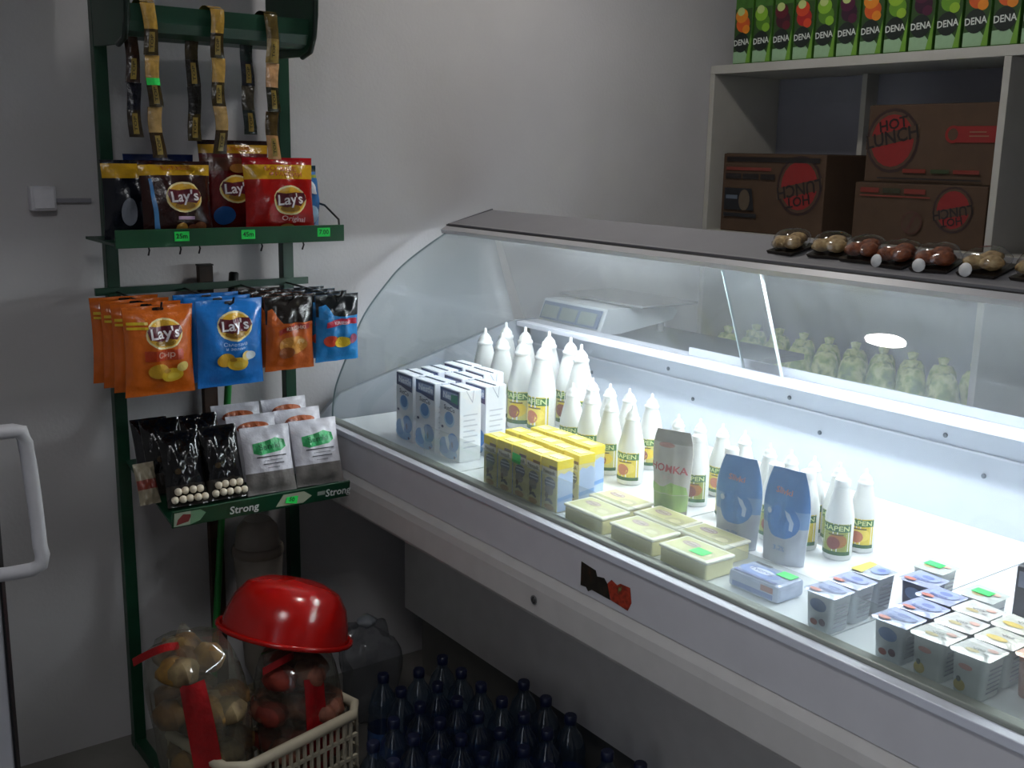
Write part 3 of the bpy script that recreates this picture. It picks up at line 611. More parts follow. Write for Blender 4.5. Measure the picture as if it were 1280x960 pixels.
# upper shelf
us = part('upper_shelf', MB().box(-2.98, -2.722, .785, 1.408, Z(-.243), Z(-.236), M_green), sr)
part('shelf_lip', MB().box(-2.7215, -2.715, .785, 1.408, Z(-.248), Z(-.203), mat('#0f4a2a', .4, 0, .1, 20), .0015), us)
part('side_wire', MB().tube([(-2.97, 1.402, Z(-.14)), (-2.82, 1.402, Z(-.155)), (-2.735, 1.402, Z(-.19)), (-2.728, 1.402, Z(-.235))], .003, M_black, 8), us)
for yy in (.87, .95, 1.0, 1.17, 1.29): part('peg_hook', MB().tube([(-2.73, yy, Z(-.246)), (-2.725, yy, Z(-.255)), (-2.735, yy, Z(-.268))], .0025, M_black, 6), us)
def ptag(x, y, z, txt, label, rot=(0, 0, PI/2), w_=.038, h_=.024):
    P = Proto(); a = P.add('card', MB().box(-w_/2, w_/2, -.0008, 0, -h_/2, h_/2, M_tag))
    prints(P, a, [('handwriting', '#0b3a18', 'text', txt, 0, 0, h_*.72, 1.0, .0)], lambda q, zz, off: (q, -.0008-off, zz), .0004)
    return P.place('price_tag', label, 'price tag', (x, y, z), rot)
ptag(-2.7145, .950, Z(-.222), '25m', 'green price tag on the shelf lip under the brown bag')
ptag(-2.7145, 1.127, Z(-.222), '45m', 'green price tag in the middle of the upper shelf lip')
ptag(-2.7145, 1.345, Z(-.222), '7.00', 'green price tag at the shelf lip end by the side wire')
# hook rail
hr = part('hook_rail', MB().box(-2.984, -2.974, .80, 1.42, Z(-.395), Z(-.375), M_green), sr)
HY = (.858, 1.042, 1.208, 1.349)
for yy in HY: part('hook', MB().tube([(-2.975, yy, Z(-.388)), (-2.64, yy, Z(-.392)), (-2.622, yy, Z(-.385)), (-2.616, yy, Z(-.372))], .0028, M_black, 8), hr)
# lower sloping shelf
tl = math.atan2(.08, .36)
ls = part('lower_shelf', MB().box(0, .37, .857, 1.362, -.006, 0, M_green), sr, None, (-2.985, 0, Z(-.862)), (0, tl, 0))
lip = part('shelf_lip', MB().box(.3705, .376, .857, 1.362, -.012, .036, mat('#0f3f28', .35, 0, .1, 20), .001), ls)
def lsurf(x, z, off): return (.376+off, x, z)
PL = Proto()
gold = '#7f8a78'
its = [('strip_print', '#9fb09a', 'rect', .862, .905, -.008, .032), ('strip_leaf', '#7d3a38', 'poly', [(.868, -.004), (.90, .002), (.908, .022), (.885, .026), (.872, .012)]), ('strip_swash', '#6f9a78', 'poly', [(.905, -.008), (.93, .0), (.945, .02), (.93, .032), (.905, .032)]),
       ('strip_plate', '#a8b29a', 'poly', [(1.14, -.004), (1.16, .030), (1.22, .030), (1.245, .012), (1.22, -.006)]), ('strip_badge', '#8f9990', 'rect', 1.262, 1.285, .008, .02), ('strip_lettering', '#cfd6d2', 'text', 'Strong', 1.05, .01, .032, .95, 0), ('strip_lettering', '#cfd6d2', 'text', 'Strong', 1.325, .01, .032, .9, 0)]
prints(PL, None, its, lsurf, .0006, .0003)
for n_, me, pa, lb in PL.p: link(n_, me, lip)
# price tag on the sloping strip
mt = Matrix.Translation((-2.985, 0, Z(-.862))) @ Matrix.Rotation(tl, 4, 'Y') @ Vector((.3785, 1.185, .012))
ptag(mt.x, mt.y, mt.z, '50', 'small green price tag stuck on the printed strip of the sloping shelf', (-tl*0, tl, PI/2), .034, .022)
def on_slope(x): return Z(-.862)-math.tan(tl)*(x+2.985)
# ------------------------------------------------------------------ bags on the upper shelf
zs = Z(-.2355)
Lb = bag(.185, .20, .07, '#2e1210', [(.80, .97, '#c79a1e')], lays_logo(.008, .108, .047)+[('flavour_band', '#b79ab5', 'rect', -.012, .034, .052, .060), ('chips_picture', '#b78a3a', 'ellipse', .0, .032, .016, .012), ('chips_picture', '#7a4a2a', 'ellipse', .05, .034, .016, .012), ('chips_picture', '#6a3a22', 'ellipse', .03, .03, .014, .01), ('top_lettering', '#b5601a', 'text', 'БОЛЬШЕ', 0, .182, .014, 1.3, .02), ('side_stripe', '#4a86c0', 'poly', [(-.075, .155), (-.068, .155), (-.055, .03), (-.068, .03)])], seed=3)
Lb.place('chip_bag', 'brown chip bag with yellow top band at the left of the rack shelf', 'chip bag', (-2.752, .957, zs), (-.10, 0, PI/2+.02))
Lr = bag(.20, .212, .07, '#a3120e', [(.74, .92, '#d0a01e'), (.92, 1.01, '#a01018')], lays_logo(.018, .098, .048)+[('flavour_band', '#d9a0a0', 'text', 'Original', .028, .048, .018, 1.2, -.1), ('chips_picture', '#b78a3a', 'ellipse', .01, .026, .022, .01), ('top_lettering', '#b5501a', 'text', 'БОЛЬШЕ', .0, .181, .016, 1.3, -.03), ('top_lettering', '#b5501a', 'text', 'ФРАНЦИИ', .01, .166, .014, 1.3, -.03)], seed=5)
Lr.place('chip_bag', 'bright red chip bag with yellow band in front of a maroon one', 'chip bag', (-2.752, 1.237, zs), (-.08, 0, PI/2-.03))
Lm = bag(.20, .255, .07, '#5a0f10', [(.86, .96, '#c0921e'), (.96, 1.01, '#200c0c'), (.66, .80, '#5a2a1a')], lays_logo(-.01, .125, .046)+[('flavour_patch', '#2a5a9a', 'ellipse', -.045, .055, .03, .025), ('top_lettering', '#b5601a', 'text', 'БОЛЬШЕ', 0, .232, .016, 1.3, 0), ('logo_top', '#8a5a22', 'ellipse', .0, .18, .03, .012)], seed=8)
Lm.place('chip_bag', 'tall maroon chip bag standing behind the bright red one', 'chip bag', (-2.855, 1.155, zs), (-.05, 0, PI/2+.02))
bag(.18, .20, .06, '#10141f', [(.78, .97, '#c79a1e')], [('picture', '#8a8f9a', 'ellipse', -.03, .07, .02, .035), ('second_picture', '#2a4a7a', 'ellipse', .03, .08, .02, .03)], seed=11).place('chip_bag', 'dark navy chip bag with yellow top at the shelf end by the post', 'chip bag', (-2.838, .885, zs), (-.03, 0, PI/2-.04))
bag(.19, .215, .055, '#1d5a9a', [(.86, 1.01, '#0f1f4a')], lays_logo(0, .11, .038), seed=13).place('chip_bag', 'blue chip bag almost hidden behind the brown one', 'chip bag', (-2.905, .965, zs), (-.02, 0, PI/2+.05))
bag(.15, .19, .06, '#2f6fae', [(.90, 1.01, '#14303a'), (.80, .86, '#8a9a3a')], [('picture', '#9fc0d8', 'ellipse', .0, .05, .03, .03), ('second_picture', '#d8dde6', 'ellipse', .01, .13, .02, .02)], seed=17).place('chip_bag', 'blue chip bag turned edge-on behind the bright red one', 'chip bag', (-2.835, 1.345, zs), (-.05, 0, PI/2+.55))
# ------------------------------------------------------------------ bags hanging from the hooks
Lo = bag(.176, .225, .062, '#c8611a', [], lays_logo(.006, .158, .047)+[('flavour_panel', '#b53c16', 'rect', -.045, .05, .092, .118), ('flavour_lettering', '#d8b0a0', 'text', 'Сыр', .006, .106, .020, 1.1, 0), ('yellow_flash', '#d8b81e', 'rect', -.082, -.035, .183, .190), ('yellow_flash', '#d8b81e', 'rect', -.082, -.035, .172, .178)]+chips(.012, .06, .046), seed=21, hole=True)
for i, x in enumerate((-2.655, -2.725, -2.795, -2.865)):
    Lo.place('chip_bag', 'orange chip bag hanging foremost on its hook' if i == 0 else 'orange chip bag hanging behind another orange one', 'chip bag', (x, HY[0]-.006*i, Z(-.392)-.225*.965), (.02, 0, PI/2+(.03, .01, .03, .0)[i]), 'orange bags on the hook' if i else None)
Lu = bag(.182, .226, .060, '#1f74c6', [], lays_logo(.004, .160, .047)+[('flavour_lettering', '#9fc4ea', 'text', 'Сметана', .004, .113, .013, 1.2, 0), ('flavour_lettering', '#9fc4ea', 'text', 'и зелень', .004, .102, .011, 1.2, 0)]+chips(.0, .068, .044)+[('chips_picture', '#cfd8dc', 'ellipse', .042, .082, .014, .011)], seed=24, hole=True)
for i, x in enumerate((-2.655, -2.725, -2.795)):
    Lu.place('chip_bag', 'blue chip bag hanging foremost on its hook' if i == 0 else 'blue chip bag hanging behind the foremost blue one', 'chip bag', (x, HY[1]-.004*i, Z(-.388)-.226*.965), (.02, 0, PI/2+(.02, .0, .02)[i]), 'blue bags on the hook' if i else None)
Ks = bag(.145, .20, .05, '#b5561c', [(.62, 1.01, '#17120f')], [('orange_corner', '#b5561c', 'poly', [(-.068, .122), (.066, .122), (.06, .13), (-.03, .13), (-.055, .17), (-.066, .165)]), ('brand_arc', '#8f1f16', 'poly', [(-.04, .098), (.0, .112), (.05, .112), (.05, .126), (.0, .126), (-.042, .112)]), ('brand_lettering', '#e0c8b8', 'text', 'KIRIESHKI', .006, .116, .013, .95, .06), ('picture', '#c88a3a', 'ellipse', .0, .07, .04, .025), ('picture', '#e0c090', 'ellipse', .02, .078, .012, .008), ('picture', '#8a4a22', 'ellipse', -.02, .05, .022, .016)], seed=31, hole=True)
for i, x in enumerate((-2.655, -2.715, -2.775, -2.835)):
    Ks.place('snack_bag', 'small orange snack bag with black top hanging foremost' if i == 0 else 'small orange snack bag with black top behind its twin', 'snack bag', (x, HY[2]-.005*i, Z(-.388)-.20*.965), (.02, 0, PI/2+(.06, .05, .04, .04)[i]), 'orange snack bags on the hook' if i else None)
Kb = bag(.135, .185, .05, '#1f78b8', [(.66, 1.01, '#0e1216')], [('blue_corner', '#1f78b8', 'poly', [(-.06, .12), (.02, .12), (-.02, .13), (-.04, .16), (-.06, .155)]), ('brand_arc', '#b01a3a', 'poly', [(-.042, .096), (.0, .105), (.052, .103), (.052, .119), (.0, .121), (-.042, .112)]), ('brand_lettering', '#e8d8e0', 'text', 'KIRIESHKI', .005, .109, .012, .95, 0), ('picture', '#c8442a', 'ellipse', -.03, .06, .02, .016), ('picture', '#d8b82e', 'ellipse', .004, .055, .024, .015), ('picture', '#7a2f4a', 'ellipse', .038, .062, .016, .014)], seed=35, hole=True)
for i, x in enumerate((-2.655, -2.715, -2.775, -2.835)):
    Kb.place('snack_bag', 'small blue snack bag with black top hanging foremost' if i == 0 else 'small blue snack bag with black top behind its twin', 'snack bag', (x, HY[3]-.005*i, Z(-.392)-.185*.965), (.02, 0, PI/2+(.05, .03, .05, .03)[i]), 'blue snack bags on the hook' if i else None)
# ------------------------------------------------------------------ sachet strips over the header
def strip(n_, cols, w_=.036, hs=.105, seed=0, tagrow=None):
    P = Proto()
    for k in range(n_):
        lo = -(k+1)*hs
        c1, c2 = cols[k % len(cols)]
        rnd = random.Random(seed*10+k); p0 = rnd.uniform(0, 6)
        def f(s):
            def g(a, b):
                u = 2*a-1; e = max(0., math.sin(PI*b))**.5*(1-abs(u)**2.2)
                return (u*w_/2*(1-.08*math.sin(PI*b))+.003*math.sin(b*5+p0+k), s*(.0008+.007*e)+.004*math.sin(3*(b+k)+p0), lo+b*hs)
            return g
        m1 = mat(c1, .2, 0, .25, 60, .35, 70); m2 = mat(c2, .2, 0, .25, 60, .35, 70)
        mb = MB(); mb.grid(f(-1), 6, 12, None, True, False, lambda a, b: m1 if b > .5 else m2); mb.grid(f(1), 6, 12, m2, True, True)
        a_ = P.add('sachet', mb)
        g = f(-1)
        if c1 != c2:
            P.add('sachet_label', MB().grid(lambda a, b: tuple(Vector(g(.3+.4*a, .06+.38*b))+Vector((0, -.001, 0))), 3, 5, mat('#8f7a3a', .3)), a_)
            vs, fs = text2d('TOP'); P.add('lettering', MB().add([tuple(Vector(g(.5-.9*y/3, .25+x*.14))+Vector((0, -.0018, 0))) for x, y in vs], fs, mat('#2a2410', .5)), a_)
        if tagrow == k: P.add('price_sticker', MB().grid(lambda a, b: tuple(Vector(g(a, .42+.14*b))+Vector((0, -.0022, 0))), 4, 3, M_tag), a_)
    # tail over the trough lip
    tail = MB(); ct = mat(cols[0][0], .25, 0, .2, 40)
    tail.grid(lambda a, b: ((a-.5)*w_, .004+.10*b, .002+.012*math.sin(PI*b)-.02*b*b), 2, 8, ct); P.add('tail', tail)
    return P
gd = [('#b08a3a', '#3a2e16'), ('#b8924a', '#3a2e16'), ('#a88a58', '#3a2a14')]; dk_ = [('#2a1c14', '#231a12'), ('#1a1c22', '#3a2e1e'), ('#2a2418', '#2a2016')]
for i, (y, n_) in enumerate(((.898, 3), (1.067, 3), (1.216, 3))):
    strip(n_, gd if i < 2 else [('#5a4a22', '#8a7442'), ('#c09468', '#2a2a16'), ('#4a3a1c', '#b88a5a')], .036, (.122, .118, .122)[i], i, 1 if i == 0 else None).place('sachet_strip', ('gold sachet strip with a green price sticker hanging from the rack top', 'gold sachet strip between two dark ones on the rack top', 'gold and dark sachet strip at the wide cheek end of the rack')[i], 'sachet strip', (-2.728, y, Z(.338)), (0, .02*(i-1), PI/2))
dkc = ([('#3a2418', '#30201a'), ('#1a1c26', '#30261c')], [('#3a3018', '#241f16'), ('#1d1c1a', '#3a3016')], [('#1c2a26', '#22242c'), ('#3a352a', '#1f2a26')])
for i, (y, n_) in enumerate(((.845, 2), (.998, 2), (1.145, 2))):
    strip(n_, dkc[i], .036, (.132, .135, .125)[i], i+7).place('sachet_strip', ('dark brown sachet strip hanging under the trough beside the post', 'dark olive sachet strip hanging under the trough middle', 'dark green sachet strip hanging under the trough')[i], 'sachet strip', (-2.80, y+.03, Z(.285)), (0, 0, PI/2), None, ('tail',))
# ------------------------------------------------------------------ lower shelf goods
Wb = bag(.142, .185, .055, '#c9c8d0', [(.0, .30, '#6f6b68')], [('brand_patch', '#2f9a5a', 'poly', [(-.045, .112), (-.03, .105), (.03, .112), (.048, .122), (.046, .142), (.02, .150), (-.01, .142), (-.045, .138)]), ('brand_lettering', '#17603a', 'text', 'Semki', 0, .127, .022, 1.2, .06), ('small_print', '#3a3a40', 'rect', -.04, .045, .098, .101), ('small_print', '#8a8a92', 'rect', -.02, .03, .088, .0905), ('small_print', '#55555c', 'rect', -.025, .035, .078, .081), ('small_print', '#8a8a92', 'rect', -.015, .02, .068, .0705)], seed=41, rough=.35)
Wo = bag(.142, .185, .055, '#c9c8d0', [], [('orange_patch', '#a8572f', 'ellipse', .0, .150, .045, .014), ('orange_patch', '#7a3a26', 'ellipse', -.03, .146, .018, .01)], seed=44, rough=.35)
for x, y, rz, pr, lb in ((-2.668, 1.154, -.05, Wb, 'white seed bag with green patch beside the black bags'), (-2.668, 1.299, -.05, Wb, 'white seed bag with green patch at the shelf end by the case'), (-2.745, 1.146, -.06, Wo, 'white bag with orange patch leaning behind the inner seed bag'), (-2.745, 1.290, .0, Wo, 'white bag with orange patch leaning behind the outer seed bag'), (-2.822, 1.135, -.04, Wo, 'white bag with orange patch rearmost near the black bags'), (-2.822, 1.285, .03, Wo, 'white bag with orange patch rearmost at the shelf end')):
    pr.place('seed_bag', lb, 'seed bag', (x, y, on_slope(x-.03)+.003), (-.30, 0, PI/2+rz))
M_nut = mat('#d8cdb8', .6, 0, .1, 60, .2, 80)
Bk = bag(.106, .20, .05, '#0b0b0d', [(.0, .26, '#2a2622')], [('round_mark', '#2a2622', 'ellipse', .02, .12, .018, .02), ('round_mark', '#121214', 'ellipse', .02, .12, .013, .015), ('gold_mark', '#3f3220', 'ellipse', -.02, .09, .008, .008)], seed=51, rough=.12)
Bw = bag(.10, .17, .045, '#0d0d14', [], [('oval_mark', '#c9cde0', 'ellipse', -.01, .125, .012, .03), ('oval_mark', '#1f2450', 'ellipse', .004, .12, .006, .02)], seed=53, rough=.15)
rn = random.Random(4)
for i, (x, y, rz, rx) in enumerate(((-2.672, .92, -.05, -.38), (-2.672, 1.028, -.04, -.38), (-2.752, .90, -.02, -.36), (-2.752, 1.008, .0, -.36))):
    o = Bk.place('nut_bag', ('glossy black nut bag with white nuts showing, beside the left shelf end', 'glossy black nut bag with white nuts showing, next to the white seed bags', 'glossy black bag rear of the nut bags near the post', 'glossy black bag rear of the nut bags near the white bags')[i], 'nut bag', (x, y, on_slope(x-.04)+.004), (rx, 0, PI/2+rz))
    if i < 2:
        nm = MB().blob((0, 0, 0), (.010, .010, .010), M_nut, 3, .05, 10, 7).mesh('nut')
        for k in range(9):
            link('nut', nm, o, (-.039+.0195*(k % 5)+(.01 if k > 4 else 0), -.030-.004*(k % 2), .016+.020*(k//5)+.003*rn.random()))
Bw.place('nut_bag', 'black bag with white oval mark wedged at the post end of the sloping shelf', 'nut bag', (-2.835, .895, on_slope(-2.86)+.004), (-.34, 0, PI/2))
bag(.055, .11, .03, '#8f8570', [(.35, .6, '#7a2f22')], [], seed=57, rough=.3).place('snack_bag', 'tan snack bag with red band lying low at the post end', 'snack bag', (-2.72, .838, on_slope(-2.74)+.003), (-.36, 0, PI/2+.1))
# ------------------------------------------------------------------ pouches and packs in the case
def kefir(w_, h_, kind):
    if kind == 'grey':
        P = bag(w_, h_, .05, '#a9a6a0', [(.0, .13, '#6a655c'), (.13, .33, '#7f9a5a'), (.86, 1.01, '#8d8a80')], [('green_hill', '#86a85a', 'poly', [(-w_*.44, .07), (w_*.44, .07), (w_*.42, .088), (w_*.1, .098), (-w_*.1, .085), (-w_*.42, .092)]), ('brand_lettering', '#a03a44', 'text', 'HOMKA', -.002, .128, .024, 1.05, -.05), ('small_lettering', '#b59a9a', 'text', '2.5%', .0, .108, .012, 1.1, 0), ('top_mark', '#a87a70', 'ellipse', -.01, .182, .02, .006)], flat_bottom=True, pinch=.0, shoulder=(.80, .75, .82), seed=61, rough=.4, bump=.15, crk=.002)
    else:
        P = bag(w_, h_, .05, '#a9b0ba', [(.42, .58, '#6f94bf'), (.58, 1.01, '#3f78b4')], [('blue_swirl', '#3a74b4', 'ellipse', .004, .092, w_*.34, .036), ('white_arc', '#a9bcd4', 'poly', [(.008, .118), (.020, .112), (.03, .094), (.028, .075), (.022, .078), (.022, .094), (.014, .106)]), ('brand_lettering', '#b07a74', 'text', 'Slivki', .0, .155, .017, 1.2, -.03), ('white_arc', '#b0c0d4', 'ellipse', -.028, .11, .007, .006), ('small_lettering', '#6f8fb4', 'text', '3.2%', .004, .035, .014, 1.1, 0)], flat_bottom=True, pinch=.0, shoulder=(.86, .55, .66), seed=63, rough=.4, bump=.15, crk=.002)
    return P
kefir(.10, .215, 'grey').place('dairy_pouch', 'grey upright pouch with green hills and red lettering', 'pouch', (-1.712, 1.722, DZ+.0005), (0, 0, .35))
KB = kefir(.112, .20, 'blue')
KB.place('dairy_pouch', 'blue upright pouch standing between the grey pouch and its twin', 'pouch', (-1.512, 1.728, DZ+.0005), (0, 0, .22))
KB.place('dairy_pouch', 'blue upright pouch standing behind the flat blue packet', 'pouch', (-1.392, 1.742, DZ+.0005), (0, 0, .12))
# butter boxes
def butter():
    P = Proto(); M1 = mat('#dcd6a0', .4, 0, .03, 30); M2 = mat('#f2f0dc', .35, 0, 0)
    a = P.add('tub', MB().box(-.066, .066, -.040, .040, 0, .034, M1, .004))
    P.add('lid', MB().box(-.069, .069, -.043, .043, .0345, .042, M2, .004), None)
    def s(x, z, off): return (x, z, .042+off)
    prints(P, 1, [('lid_print', '#c9c78e', 'rect', -.060, .060, -.035, .035), ('lid_print', '#b9b48a', 'ellipse', .03, -.008, .026, .018), ('lid_print', '#d8d4a8', 'ellipse', .034, -.012, .016, .01), ('lid_print', '#a58a86', 'ellipse', -.022, .008, .024, .012), ('lid_print', '#c9bdb0', 'ellipse', -.022, .008, .02, .008), ('lid_lettering', '#6f4a50', 'text', 'Smak', -.022, .008, .014, 1.1, 0)], s, .0005, .0002)
    P.add('price_tag', MB().box(.002, .040, -.026, .004, .0437, .0442, M_tag), 1)
    return P
BT = butter()
for r, (y, xs) in enumerate(((1.557, (-1.782, -1.622, -1.466)), (1.648, (-1.800, -1.648, -1.505)))):
    for c, x in enumerate(xs):
        tg = r == 0 and c == 2
        if r == 1 and c == 1: x = -1.645
        BT.place('butter_tub', 'pale yellow butter tub with a green price tag on its lid' if tg else ('pale yellow butter tub in the row along the glass' if r == 0 else 'pale yellow butter tub in the row by the upright pouches'), 'butter tub', (x, y, DZ+.0005), (0, 0, .0), None if tg else 'butter tubs %s row' % ('front', 'back')[r], () if tg else ('price_tag',))
# flat blue packet
fp = Proto(); a_ = fp.add('packet', MB().box(-.062, .062, -.04, .04, 0, .036, mat('#aab4cf', .15, 0, .15, 30, .2, 60), .008))
prints(fp, a_, [('packet_print', '#5f78b4', 'ellipse', -.01, -.005, .048, .024), ('packet_print', '#cdd3e6', 'ellipse', -.01, 0, .03, .012), ('packet_lettering', '#33437a', 'text', 'Tvorog', -.01, 0, .018, 1.1, 0), ('packet_print', '#3a4a8a', 'rect', -.054, .05, -.034, -.026), ('packet_print', '#26262c', 'rect', -.05, -.01, .026, .034)], lambda x, z, off: (x, z, .036+off), .0005, .0002)
prints(fp, a_, [('front_print', '#5a72b0', 'rect', -.05, .05, .006, .016), ('front_print', '#a0645a', 'rect', .02, .05, .018, .03)], lambda x, z, off: (x, -.04-off, z), .0005, .0002)
fp.add('price_tag', MB().box(.018, .054, .006, .032, .0378, .0384, M_tag), a_)
fp.place('curd_packet', 'flat shiny blue-white packet with green tag lying beside the butter tubs', 'packet', (-1.305, 1.585, DZ+.0005), (0, 0, .02))
# yogurt cups
def rrect(hw, r, n=4):
    pts = []
    for cx, cy, a0 in ((hw-r, hw-r, 0), (-hw+r, hw-r, PI/2), (-hw+r, -hw+r, PI), (hw-r, -hw+r, 3*PI/2)):
        for k in range(n+1): a = a0+PI/2*k/n; pts.append((cx+r*math.cos(a), cy+r*math.sin(a)))
    return pts
def cup(lidc, marks, bodyc, bprint, tagged=False, h_=.072):
    P = Proto(); mb = MB(); secs = [(.024, .008, 0), (.026, .009, .003), (.0295, .009, h_-.004), (.031, .009, h_-.003), (.031, .009, h_)]
    rings = [[(x, y, z) for x, y in rrect(hw, r)] for hw, r, z in secs]; n_ = len(rings[0])
    vs = [v for rg in rings for v in rg]; fs = [(i*n_+k, i*n_+(k+1) % n_, (i+1)*n_+(k+1) % n_, (i+1)*n_+k) for i in range(len(secs)-1) for k in range(n_)]
    mb.add(vs, fs, bodyc, True); mb.add(rings[0], [tuple(reversed(range(n_)))], bodyc); mb.add(rings[-1], [tuple(range(n_))], bodyc)
    a = P.add('cup', mb)
    lm = MB(); mt_ = mat(lidc, .25, .15, .08, 50, .25, 70); top = rrect(.0345, .010)
    z0 = h_+.0004
    lm.add([(x, y, z0+.0012*math.sin(i*1.3)) for i, (x, y) in enumerate(top)]+[(x*.6, y*.6, z0+.0018) for x, y in top]+[(0, 0, z0+.0016)], [(i, (i+1) % len(top), len(top)+(i+1) % len(top), len(top)+i) for i in range(len(top))]+[(len(top)+i, len(top)+(i+1) % len(top), 2*len(top)) for i in range(len(top))], mt_, True)
    l = P.add('foil_lid', lm)
    prints(P, l, marks, lambda x, y, off: (x, y, z0+.0022+off), .0004, .0002)
    prints(P, a, bprint, lambda x, z, off: (x, -(.0262+.0033*z/h_)-off, z), .0006, .0002)
    prints(P, a, [('side_text', '#8f939c', 'rect', -.018, .018, .012+.008*k, .015+.008*k) for k in range(6)], lambda x, z, off: ((.0262+.0033*z/h_)+off, x, z), .0006, .0002)
    if tagged: P.add('price_tag', MB().box(-.018, .016, -.012, .010, z0+.004, z0+.0045, M_tag), l)
    return P
wb = mat('#c9d0d8', .4, 0, .03, 40); wc = mat('#d6dcda', .4, 0, .03, 40); bd = mat('#3a4468', .4, 0, .1, 40); ob = mat('#a8674a', .4, 0, .1, 40)
mb_ = [('lid_print', '#8f9cc8', 'ellipse', .002, .006, .026, .02), ('lid_print', '#5f6fa8', 'ellipse', .004, .008, .012, .008), ('lid_print', '#c06a5a', 'ellipse', -.014, -.022, .012, .006), ('lid_lettering', '#4a5590', 'text', 'Jogurt', 0, -.008, .012, 1.1, 0)]
mw_ = [('lid_print', '#b0a06a', 'ellipse', -.004, -.014, .012, .006), ('lid_print', '#d8a89a', 'ellipse', .018, .008, .009, .006), ('lid_lettering', '#5a5a5a', 'text', 'Vita', .002, -.004, .013, 1.0, .3), ('lid_print', '#6a6a6a', 'rect', .014, .024, -.016, -.013)]
my_ = [('lid_print', '#c9b04a', 'ellipse', -.004, -.012, .018, .009), ('lid_lettering', '#5a5a5a', 'text', 'Vita', .004, .008, .013, 1.0, .3)]
yl_ = [('lid_print', '#d8d24a', 'poly', [(-.03, -.03), (-.005, -.03), (-.012, .03), (-.03, .03)]), ('lid_print', '#7f92c8', 'ellipse', .012, .004, .016, .02), ('lid_print', '#4a5aa0', 'ellipse', .012, .008, .008, .008)]
pb_ = [('front_print', '#6f86b4', 'ellipse', 0, .05, .018, .012), ('front_print', '#a0504a', 'ellipse', -.008, .016, .008, .006), ('front_print', '#5a3a4a', 'ellipse', .010, .02, .007, .007)]
pw_ = [('front_print', '#c08a80', 'ellipse', -.004, .05, .012, .005), ('front_print', '#b8a85a', 'ellipse', -.012, .016, .010, .010), ('front_print', '#3a4a3a', 'ellipse', -.014, .026, .004, .005)]
CB = cup('#b0b8d4', mb_, wb, pb_); CD = cup('#a9b0d0', mb_, bd, pb_); CW = cup('#dcdcd8', mw_, wc, pw_); CY = cup('#d9d8cc', my_, wc, pw_); CYB = cup('#b9c0c8', yl_, wb, pb_); CT = cup('#c9d0cc', mw_[:2], wc, pw_, True); CO = cup('#d8b09a', mw_[:2], ob, [])
for P, x, y, lb, g in (
    (CB, -1.128, 1.546, 'lilac-lidded yogurt cup nearest the glass beside the flat blue packet', None), (CB, -1.132, 1.618, 'lilac-lidded yogurt cup between a like cup and the yellow-edged one', None), (CYB, -1.140, 1.692, 'yogurt cup with yellow-edged blue lid behind two lilac ones', None),
    (CD, -1.062, 1.735, 'navy yogurt cup with lilac lid at the edge of the cup group', 'navy cups with lilac lids'), (CT, -1.088, 1.812, 'white yogurt cup with green tag standing apart at the rear', None), (CD, -.998, 1.692, 'navy yogurt cup with lilac lid inside the cup group', 'navy cups with lilac lids'),
    (CD, -.986, 1.619, 'navy yogurt cup with lilac lid inside the cup group', 'navy cups with lilac lids'), (CB, -.984, 1.546, 'lilac-lidded yogurt cup at the glass next to white-lidded cups', None),
    (CW, -.910, 1.546, 'white-lidded yogurt cup with small pear print', 'white-lidded cups'), (CW, -.913, 1.618, 'white-lidded yogurt cup with small pear print', 'white-lidded cups'), (CW, -.926, 1.690, 'white-lidded yogurt cup with small pear print', 'white-lidded cups'),
    (CW, -.838, 1.546, 'white-lidded yogurt cup with small pear print', 'white-lidded cups'), (CY, -.840, 1.618, 'yogurt cup with yellow banana mark on a white lid', 'banana lid cups'), (CY, -.853, 1.690, 'yogurt cup with yellow banana mark on a white lid', 'banana lid cups'), (CT, -.960, 1.764, 'white yogurt cup with green tag touching the rear of the cup group', None),
    (CO, -.768, 1.615, 'terracotta yogurt cup at the open end of the cup group', 'terracotta cups'), (CO, -.78, 1.69, 'terracotta yogurt cup at the open end of the cup group', 'terracotta cups')):
    P.place('yogurt_cup', lb, 'yogurt cup', (x, y, DZ+.0005), (0, 0, 0), g)
db = thing('dark_carton', 'dark upright carton alone on the bright deck', 'carton', (-.93, 1.915, DZ+.0005), (0, 0, .1))
part('carton', MB().box(-.04, .04, -.03, .03, 0, .10, mat('#26262c', .4), .003), db); part('label_panel', MB().box(-.034, .034, -.0312, -.0303, .06, .09, mat('#6a6f80', .4)), db)
